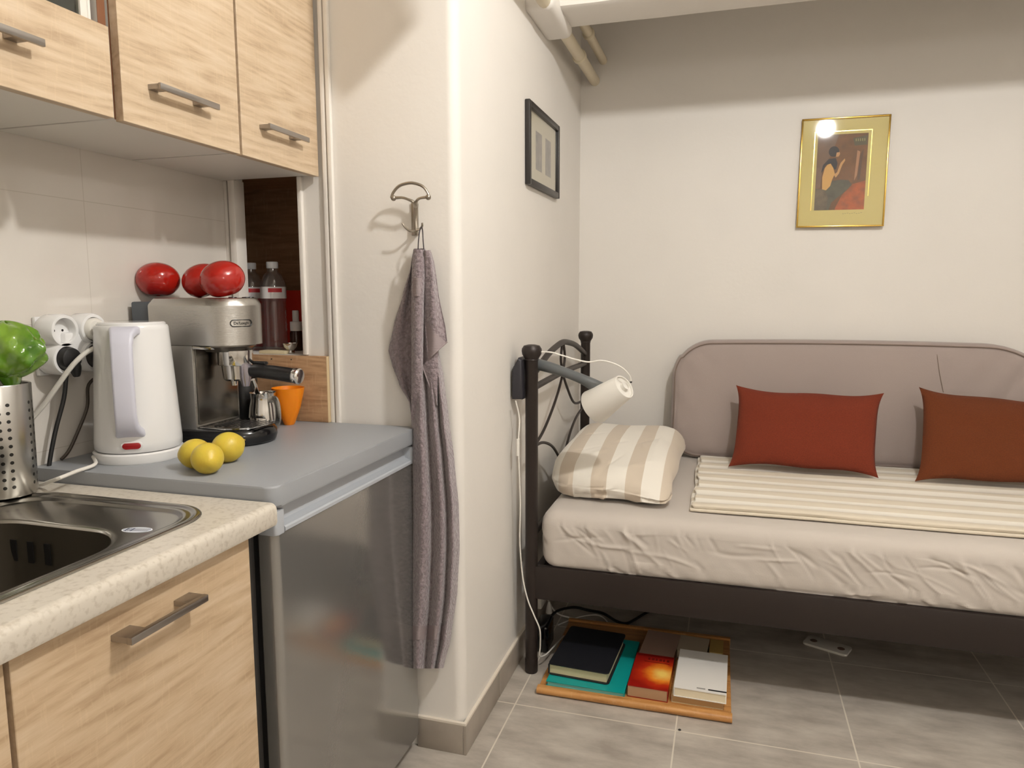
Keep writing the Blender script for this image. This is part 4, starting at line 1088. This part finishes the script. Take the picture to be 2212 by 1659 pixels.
# the flat core of front and back
mb.grid(80, 8, lambda u, v: (x0+.1995+(x1-x0-.399)*u, yc(z0+.1995+(z1-z0-.399)*v)-.060-.0022*noise.noise(Vector(((x0+.2+(x1-x0-.4)*u)*14, (z0+.2+(z1-z0-.4)*v)*5, 3))), z0+.1995+(z1-z0-.399)*v))
mb.grid(10, 4, lambda u, v: (x0+.195+(x1-x0-.39)*u, yc(z0+.195+(z1-z0-.39)*v)+.050, z0+.195+(z1-z0-.39)*v))
t = thing('back_cushion', (.48, 3.0, .541), 'large taupe back cushion with rounded corners leaning on the wall', 'cushion')
mb.build('cover', m_cushion, t, auto=80, fix=True)
MB().tube(pipe_, .0026, 6, smooth=False, closed=True).build('piping', pm('piping_taupe', (126, 110, 100), .9), t)
MB().tube([(.742, yc(.985)-.045, .985), (.745, yc(.95)-.056, .95), (.752, yc(.9)-.060, .90), (.765, yc(.84)-.060, .84)], .0016, 6).build('seam', pm('seam_taupe', (122, 106, 97), .9), t)

# rust pillows
def throw_pillow(c4, T, label, mat, seed, nrm=Vector((0, -1, .18)).normalized()):
    TL_, TR_, BL_, BR_ = [Vector(c) for c in c4]
    cen = (TL_+TR_+BL_+BR_)/4
    t = thing('throw_pillow', (cen.x, cen.y, min(BL_.z, BR_.z)), label, 'cushion', 'rust cushions on the bed')
    def P(u, v, s):
        a, b = u*2-1, v*2-1
        a2 = a*(1-.07*(1-b**4)); b2 = b*(1-.12*(1-a**4)+.02*sin(a*5+seed)*(1-a*a))
        uu, vv = (a2+1)/2, (b2+1)/2
        p = (BL_*(1-uu)+BR_*uu)*(1-vv)+(TL_*(1-uu)+TR_*uu)*vv
        th = T/2*(max(0, (1-a**4)*(1-b**4)))**.55*(1-.12*(abs(a)+abs(b)))
        w = .004*noise.noise(Vector((a*3+seed, b*3, s)))*min(1, (1-abs(a))*5)+.0035*sin(seed+a*14-b*9)*exp(-((a+.75)**2+(b+.75)**2)/.10)
        return p+nrm*s*(th+(w if s > 0 else 0))
    mb = MB(); mb.grid(60, 40, lambda u, v: P(u, v, 1)); mb.grid(60, 40, lambda u, v: P(u, v, -1))
    mb.build('cover', mat, t, auto=80, fix=True)
    return t
zt_ = .562
throw_pillow([at(1590, 832, 'Y', 2.87), at(1910, 849, 'Y', 2.86), at(1573, 1008, 'Z', .569), at(1898, 1033, 'Z', .569)], .105, 'rust red linen cushion leaning on the back cushion, the whole of it in view', m_rust, 1.0)
a_, b_ = at(1985, 836, 'Y', 2.865), at(1976, 1040, 'Z', .570)
throw_pillow([a_, a_+Vector((.52, -.02, -.03)), b_, b_+Vector((.52, -.01, 0))], .11, 'brownish rust linen cushion cut off by the right edge of the picture', m_rust2, 2.6)

# ---- clip lamp on the bed post
t = thing('reading_lamp', (-.60, 2.10, .885), 'reading lamp with a white cup shade clamped to the near bed post', 'lamp')
MB().prism([(-.624, .885), (-.591, .885), (-.593, 1.004), (-.604, 1.012), (-.618, .985), (-.624, .97)], 2.078, 2.165, 'Y', bev=.006, seg=3).build('clamp', pm('dark_clamp', (44, 42, 48), .5), t)
MB().tube([(-.592, 2.155, .985), at(1160, 787, 'Y', 2.157), at(1195, 796, 'Y', 2.15), at(1230, 808, 'Y', 2.14), at(1262, 821, 'Y', 2.13), at(1298, 840, 'Y', 2.13)], [.016, .018, .0165, .0145, .0155, .021], 18, flat=1.0).build('arm', m_greyarm, t)
Sm = at(1283, 879, 'Y', 2.13); Se = at(1349, 835, 'Y', 2.085); ax_ = (Se-Sm).normalized(); L_ = (Se-Sm).length
q = Vector((0, 0, 1)).rotation_difference(ax_).to_matrix().to_4x4(); Mx = Matrix.Translation(Sm) @ q
MB().lathe([(.0505, .002), (.053, 0), (.0535, .003), (.0375, L_-.002), (.0365, L_), (.033, L_), (.033, L_-.006), (.012, L_-.006), (.012, L_+.006), (0, L_+.006)], (0, 0, 0), 56, M=Mx).build('shade', m_white_soft, t)
MB().lathe([(.0500, .003), (.035, L_-.012), (0, L_-.012)], (0, 0, 0), 40, M=Mx).build('shade_lining', m_white_soft, t)
MB().ball(Mx @ Vector((0, 0, L_*.45)), .022, 1, 1, 1.1, 18, 12).build('bulb', pm('frosted_bulb', (235, 232, 225), .3), t)
MB().ball(at(1363, 825, 'Y', 2.075), .0035, seg=10, rings=8).build('cord_stop', m_black, t)
cc = [at(1363, 825, 'Y', 2.075), at(1360, 812, 'Y', 2.07), at(1347, 797, 'Y', 2.06), at(1325, 785, 'Y', 2.055), at(1298, 779, 'Y', 2.05), at(1272, 782, 'Y', 2.05), at(1245, 777, 'Y', 2.05), at(1215, 768, 'Y', 2.05), at(1190, 761, 'Y', 2.055), at(1170, 760, 'Y', 2.065)]
MB().tube(cc, .0024, 8).build('shade_cord', m_cord_white, t)
cc = [(-.606, 2.06, .884), at(1122, 905, 'Y', 2.07), at(1120, 950, 'Y', 2.06), at(1121, 1000, 'Y', 2.06), at(1124, 1090, 'Y', 2.07), at(1123, 1170, 'Y', 2.075), at(1129, 1245, 'Y', 2.078), at(1140, 1295, 'Y', 2.076), at(1154, 1330, 'Y', 2.075), at(1166, 1360, 'Y', 2.08), at(1167, 1395, 'Y', 2.10), at(1166, 1417, 'Y', 2.11), at(1180, 1413, 'Y', 2.15), at(1197, 1396, 'Y', 2.22), at(1225, 1366, 'Z', .006)]
cc = [Vector((max(c[0], -.622), c[1], max(c[2], .004))) for c in cc]
MB().tube(cc, .0023, 8).build('mains_cord', m_cord_white, t)
MB().tube([at(1119, 948, 'Y', 2.06), at(1119, 984, 'Y', 2.06)], [.0085, .0085], 12, flat=.6).build('cord_switch', m_white_soft, t)

# ---- under the bed: plugs, cords, tray, books
t = thing('power_strip', (-.60, 2.42, .10), 'white socket low on the side wall, behind the near bed post', 'wall socket')
MB().box(-.629, -.605, 2.38, 2.455, .085, .165, .006).build('housing', m_white_soft, t)
MB().lathe([(.012, -.02), (.010, 0), (.004, .02)], (-.590, 2.43, .075), 14).build('white_plug', m_white_soft, t)
MB().tube([(-.605, 2.44, .115), at(1200, 1322, 'Z', .03), at(1230, 1334, 'Z', .012), at(1262, 1340, 'Z', .004), at(1285, 1342, 'Z', .004), at(1305, 1352, 'Z', .004)], .003, 8).build('white_cord', m_cord_white, t)
mb = MB().box(-.597, -.548, 2.235, 2.335, .0005, .095, .010, 3)
ta = thing('power_adapter', (-.57, 2.285, 0), 'black power adapter standing on the floor between bed post and books', 'adapter')
mb.build('housing', m_blackgloss, ta)
MB().tube([(-.57, 2.33, .06), at(1200, 1322, 'Z', .03), at(1238, 1312, 'Z', .02), at(1270, 1318, 'Z', .006), at(1303, 1325, 'Z', .006), at(1330, 1341, 'Z', .006), at(1352, 1347, 'Z', .006), at(1372, 1338, 'Z', .006), at(1395, 1324, 'Z', .006), at(1415, 1315, 'Z', .006), at(1408, 1304, 'Z', .006), at(1350, 1296, 'Z', .006)], .0052, 8).build('cord', m_cord_black, ta)
ca_ = MB().tube([at(1205, 1350, 'Z', .004), at(1230, 1340, 'Z', .004), at(1255, 1332, 'Z', .004), at(1285, 1328, 'Z', .004), at(1302, 1333, 'Z', .004), at(1312, 1343, 'Z', .004)], .0024, 8)
tag(ca_.build('charging_wire', m_cord_white), 'thin white wire curled on the floor behind the black book', 'wire')

t = thing('wooden_tray', (-.25, 2.21, 0), 'flat wooden tray on the floor holding the books', 'tray')
Mt = Matrix.Translation((-.243, 2.2, 0)) @ Matrix.Rotation(radians(.6), 4, 'Z') @ Matrix.Translation((.243, -2.2, 0))
MB().box(-.52, .042, 2.006, 2.468, .004, .017, .002, M=Mt).build('panel', m_traywood, t)
MB().prism([(1.985+.011-.011*sin(radians(a)), .012+.011*cos(radians(a))) for a in range(0, 181, 20)]+[(2.008, .001), (2.008, .023)], -.522, .044, 'X', M=Mt).build('front_lip', m_traywood, t)
MB().prism([(2.468, .001), (2.468, .023), (2.482, .023), (2.486, .012), (2.482, .001)], -.522, .044, 'X', M=Mt).build('rear_lip', m_traywood, t)

def book(x, y, W, D, z, T, ang, cover, pages, label, spine='L', over=.003, group='books on the wooden tray', ct=.0022, cover_r=0, name='book'):
    """near left corner x, y; width W along x, depth D along y"""
    Mx = Matrix.Translation((x, y, z)) @ Matrix.Rotation(radians(ang), 4, 'Z')
    c = Mx @ Vector((W/2, D/2, 0)); t = thing(name, (c.x, c.y, z), label, 'book', group)
    r = cover_r or .0006
    def slab(z0, z1):
        mb = MB(); mb.prism(rrect(0, W, 0, D, r, 4), z0, z1, 'Z', M=Mx); return mb
    slab(0, ct).build('back_cover', cover, t)
    fc = slab(T-ct, T).build('front_cover', cover, t)
    if spine == 'L': MB().box(0, ct, .0005, D-.0005, ct, T-ct, M=Mx).build('spine', cover, t)
    else: MB().box(W-ct, W, .0005, D-.0005, ct, T-ct, M=Mx).build('spine', cover, t)
    a, b = (ct+.0005, W-over) if spine == 'L' else (over, W-ct-.0005)
    MB().box(a, b, over, D-over, ct+.0001, T-ct-.0001, M=Mx).build('pages', pages, t)
    return t, fc, Mx
m_pages2 = pm('book_pages_pale', (226, 214, 186), .8); m_pages3 = pm('book_pages_brown', (176, 140, 106), .8)
TZ = .0172
book(-.497, 2.012, .238, .335, TZ, .016, -1.0, m_teal, m_teal_l, 'large thin teal book at the bottom, under the black one', 'R', .004)
tb2, fc, Mx = book(-.500, 2.050, .190, .272, TZ+.0163, .036, -3.2, pm('black_leatherette', (20, 21, 27), .5), m_paper, 'thick black book with rounded corners lying on the teal book', 'L', .008, cover_r=.012, ct=.003)
m_red = bpy.data.materials.new('fiery_cover'); m_red.use_nodes = True
nt = m_red.node_tree; b = nt.nodes['Principled BSDF']; tc = nt.nodes.new('ShaderNodeTexCoord'); mp = nt.nodes.new('ShaderNodeMapping')
# a glowing sunset printed on the cover: centre right of the middle
mp.inputs['Location'].default_value = (-.33, .10, 0); mp.inputs['Scale'].default_value = (9.5, 9.5, 0)
link(nt, tc.outputs['Object'], mp.inputs[0]); gr = nt.nodes.new('ShaderNodeTexGradient'); gr.gradient_type = 'SPHERICAL'; link(nt, mp.outputs[0], gr.inputs[0])
nn = nt.nodes.new('ShaderNodeTexNoise'); nn.inputs['Scale'].default_value = 28; nn.inputs['Detail'].default_value = 4; link(nt, tc.outputs['Object'], nn.inputs['Vector'])
ff = math_node(nt, 'ADD', gr.outputs['Fac'], math_node(nt, 'MULTIPLY', math_node(nt, 'SUBTRACT', nn.outputs['Fac'], .5), .35))
rr_ = nt.nodes.new('ShaderNodeValToRGB'); e = rr_.color_ramp.elements
e[0].position = .1; e[0].color = lin((142, 22, 14))+(1,); e[1].position = .9; e[1].color = lin((255, 214, 110))+(1,)
q = e.new(.38); q.color = lin((186, 48, 18))+(1,); q = e.new(.62); q.color = lin((238, 138, 40))+(1,)
link(nt, ff, rr_.inputs[0]); link(nt, rr_.outputs[0], b.inputs['Base Color']); b.inputs['Roughness'].default_value = .35
tr_, fc, Mx = book(-.252, 2.024, .118, .205, TZ, .036, -1.0, m_red, m_pages3, 'paperback with a fiery red and orange cover, middle of the tray', 'R', .001)
# printed letters (not legible in the photograph) drawn as dark strokes
mb = MB()
for k in range(6): mb.box(.040+k*.0115, .046+k*.0115+(.002 if k % 2 else 0), .168, .182, .0361, .0364, M=Mx)
mb.box(.03, .108, .155, .158, .0361, .0364, M=Mx); mb.build('title_lettering', pm('dark_red_ink', (96, 14, 12), .5), fc)
book(-.243, 2.238, .110, .170, TZ, .032, -4, pm('rose_brown_cover', (150, 122, 106), .6), m_pages3, 'rose brown book behind the fiery red one', 'L')
book(-.128, 2.298, .095, .108, TZ, .030, -4, pm('grey_beige_cover', (172, 156, 134), .6), m_pages2, 'grey beige book at the back of the tray, behind the white ones', 'L')
book(-.026, 2.320, .042, .090, TZ, .026, -2, pm('ochre_cover', (168, 138, 74), .6), m_paper, 'small ochre book in the far right corner of the tray', 'L')
book(-.124, 2.030, .145, .205, TZ, .026, -.5, pm('cream_cover', (220, 204, 168), .5), pm('tan_pages', (196, 160, 112), .8), 'cream book under the white one', 'L', .001)
tw, fc, Mx = book(-.118, 2.018, .147, .238, TZ+.0263, .028, -.8, pm('white_cover', (232, 228, 222), .4), m_pages2, 'white book with a small black label, on top at the right of the tray', 'L', .002)
MB().box(.096, .147, .010, .0165, .0281, .0284, M=Mx).build('black_label', m_black, fc)
MB().box(.064, .088, .011, .017, .0281, .0284, M=Mx).build('grey_label', pm('grey_ink', (150, 146, 142), .5), fc)
mb = MB().box(.03, .105, .190, .1915, .0281, .0283, M=Mx).box(.03, .12, .184, .1852, .0281, .0283, M=Mx); mb.build('title_line', pm('pale_grey_ink', (176, 172, 166), .5), fc)

# white connector strip on the floor
t = thing('plastic_strip', (.36, 2.56, 0), 'flat white plastic strip with screw holes on the floor under the bed', 'plastic strip')
Mx = frame_M(Vector((.36, 2.555, 0)), (.132, -.058, 0), (.05, .12, 0))
MB().prism(rrect(-.072, .072, -.036, .036, .010, 5), .0003, .008, 'Z', bev=.002, M=Mx).build('body', m_white_soft, t)
for sx in (-1, 1): MB().lathe([(.012, .008), (.011, .0085), (0, .0085)], (0, 0, 0), 18, M=Mx @ Matrix.Translation((sx*.045, 0, 0))).build('screw_hole', pm('brownish_hole', (120, 96, 84), .6), t)
tag(MB().ball((-.093, 1.922, .002), .0042, 1, 1, .5, 10, 8).build('crumb', m_black), 'tiny dark crumb on the floor in front of the tray', 'crumb')

# ================================================================ PICTURES
m_thin = glass_mat()
# gold framed picture on the back wall; local frame: u right, v up, w towards the room
t = thing('framed_picture', (.40, YB, 1.46), 'gold framed painting of a seated figure on the wall above the bed', 'picture')
PW, PH = .313, .415
Mp = frame_M(Vector((.2435, YB-.0090, 1.4605)), (1, -.0216, -.012), (0, .020, 1))
def pbox(u0, u1, v0, v1, w0, w1, bev=0): return MB().box(u0, u1, v0, v1, w0, w1, bev, M=Mp)
# w axis of the frame is ex x ey = -y : towards the camera
pbox(.002, PW-.002, .002, PH-.002, .0, .004).build('backing', m_blackframe, t)
pbox(.004, PW-.004, .004, PH-.004, .0042, .0052).build('mat_board', m_mat, t)
mb = pbox(0, .006, 0, PH, 0, .013, .0012); mb.box(PW-.006, PW, 0, PH, 0, .013, .0012, M=Mp).box(.006, PW-.006, 0, .006, 0, .013, .0012, M=Mp).box(.006, PW-.006, PH-.006, PH, 0, .013, .0012, M=Mp)
mb.build('frame', m_gold, t)
au0, au1, av0, av1 = .062, .240, .066, .352
mb = MB(); d = .013
mb.box(au0-d, au0-d+.0028, av0-.0, av1+d, .0053, .0062, M=Mp).box(au1+d-.0028, au1+d, av0+.05, av1+d, .0053, .0062, M=Mp).box(au0-d+.0028, au1+d-.0028, av1+d-.0028, av1+d, .0053, .0062, M=Mp)
mb.build('gold_line', m_gold, t)
def art(poly, col, w, name='painted_shape', rough=.6, par=None, c2=None):
    mb = MB(); pts = [(au0+(au1-au0)*x, av1-(av1-av0)*y) for x, y in poly]
    mb.prism(pts, w, w+.0002, 'Z', M=Mp)
    kw = dict(col2=c2, nscale=40, p0=.3, p1=.7) if c2 else {}
    return mb.build(name, pm('paint_'+name, col, rough, **kw), par or t)
pb = art([(0, 0), (1, 0), (1, 1), (0, 1)], (120, 76, 34), .0054, 'painting', c2=(98, 64, 30))
art([(0, 0), (.42, 0), (.30, .25), (.12, .45), (.10, .70), (0, .72)], (108, 84, 66), .0057, 'dusky_ground', par=pb, c2=(120, 92, 72))
art([(.42, .98), (.55, .80), (.75, .66), (1, .62), (1, 1), (.42, 1)], (184, 84, 14), .0057, 'orange_ground', par=pb, c2=(128, 66, 22))
art([(0, .71), (.22, .72), (.30, .80), (.27, 1), (0, 1)], (112, 96, 74), .0059, 'rock', par=pb, c2=(84, 72, 50))
art([(.80, .22), (.86, .24), (.82, .55), (.77, .62)], (168, 120, 84), .0059, 'pale_streak', par=pb)
art([(.86, .30), (.92, .20), (.88, .60), (.83, .62)], (86, 58, 38), .0059, 'dark_streak', par=pb)
art([(.70, .06), (.98, .03), (.98, .15), (.74, .16)], (84, 76, 48), .0059, 'inscription_block', par=pb)
mb = MB()
for k in range(5):
    u = .75+.042*k; mb.prism([(au0+(au1-au0)*x, av1-(av1-av0)*y) for x, y in [(u, .07), (u+.02, .065), (u+.025, .10), (u+.005, .105)]], .0062, .0063, 'Z', M=Mp)
mb.build('inscription', pm('paint_inscription', (140, 132, 84), .6), pb)
art([(.20, .74), (.34, .61), (.50, .60), (.66, .61), (.73, .67), (.62, .75), (.45, .84), (.34, .90), (.30, 1.0), (.25, 1.0), (.27, .84)], (66, 62, 46), .0062, 'dark_skirt', par=pb, c2=(88, 84, 64))
art([(.14, .72), (.13, .56), (.17, .44), (.26, .36), (.34, .44), (.38, .52), (.33, .60), (.30, .68), (.22, .735)], (206, 158, 84), .0063, 'bare_back', par=pb)
art([(.10, .50), (.13, .40), (.24, .32), (.38, .31), (.42, .38), (.40, .46), (.36, .46), (.29, .38), (.19, .40), (.13, .48)], (38, 34, 40), .0065, 'dark_scarf', par=pb)
art([(.36, .53), (.42, .50), (.48, .38), (.56, .32), (.57, .35), (.52, .40), (.46, .52), (.40, .57)], (196, 148, 92), .0066, 'raised_arm', par=pb)
art([(.335+.105*cos(a), .225+.07*sin(a)) for a in [2*pi*i/20 for i in range(20)]], (34, 28, 32), .0066, 'dark_hair', par=pb)
art([(.39, .24), (.45, .235), (.46, .265), (.43, .295), (.38, .295)], (190, 142, 92), .0068, 'face', par=pb)
mb = MB()
for k in range(9): mb.box(.165+k*.008, .170+k*.008, .050+.0012*(k % 3), .0515+.0012*(k % 3), .0053, .0055, M=Mp)
mb.build('signature', pm('pencil_grey', (138, 124, 88), .7), t)
pbox(.0062, PW-.0062, .0062, PH-.0062, .0085, .0093).build('glass', m_thin, t)

# black framed picture on the side wall
t = thing('framed_picture', (XS, 2.455, 1.545), 'narrow black frame holding two grey photographs on the side wall', 'picture')
Mq = frame_M(Vector((XS+.0005, 2.252, 1.547)), (0, 1, .012), (0, 0, 1))
QW, QH = .418, .258
def qbox(u0, u1, v0, v1, w0, w1, bev=0): return MB().box(u0, u1, v0, v1, w0, w1, bev, M=Mq)
qbox(.002, QW-.002, .002, QH-.002, 0, .004).build('backing', m_blackframe, t)
qbox(.008, QW-.008, .008, QH-.008, .0042, .0052).build('mat_board', m_mat_l, t)
mb = MB(); f = .020
mb.box(0, f, 0, QH, 0, .017, .0025, M=Mq).box(QW-f, QW, 0, QH, 0, .017, .0025, M=Mq).box(f, QW-f, 0, f, 0, .017, .0025, M=Mq).box(f, QW-f, QH-f, QH, 0, .017, .0025, M=Mq)
mb.build('frame', m_blackframe, t)
for u0, u1 in ((.115, .195), (.245, .322)): qbox(u0, u1, .062, .185, .0053, .0057).build('photograph', m_photo, t)
qbox(.018, QW-.018, .018, QH-.018, .0095, .0103).build('glass', m_thin, t)
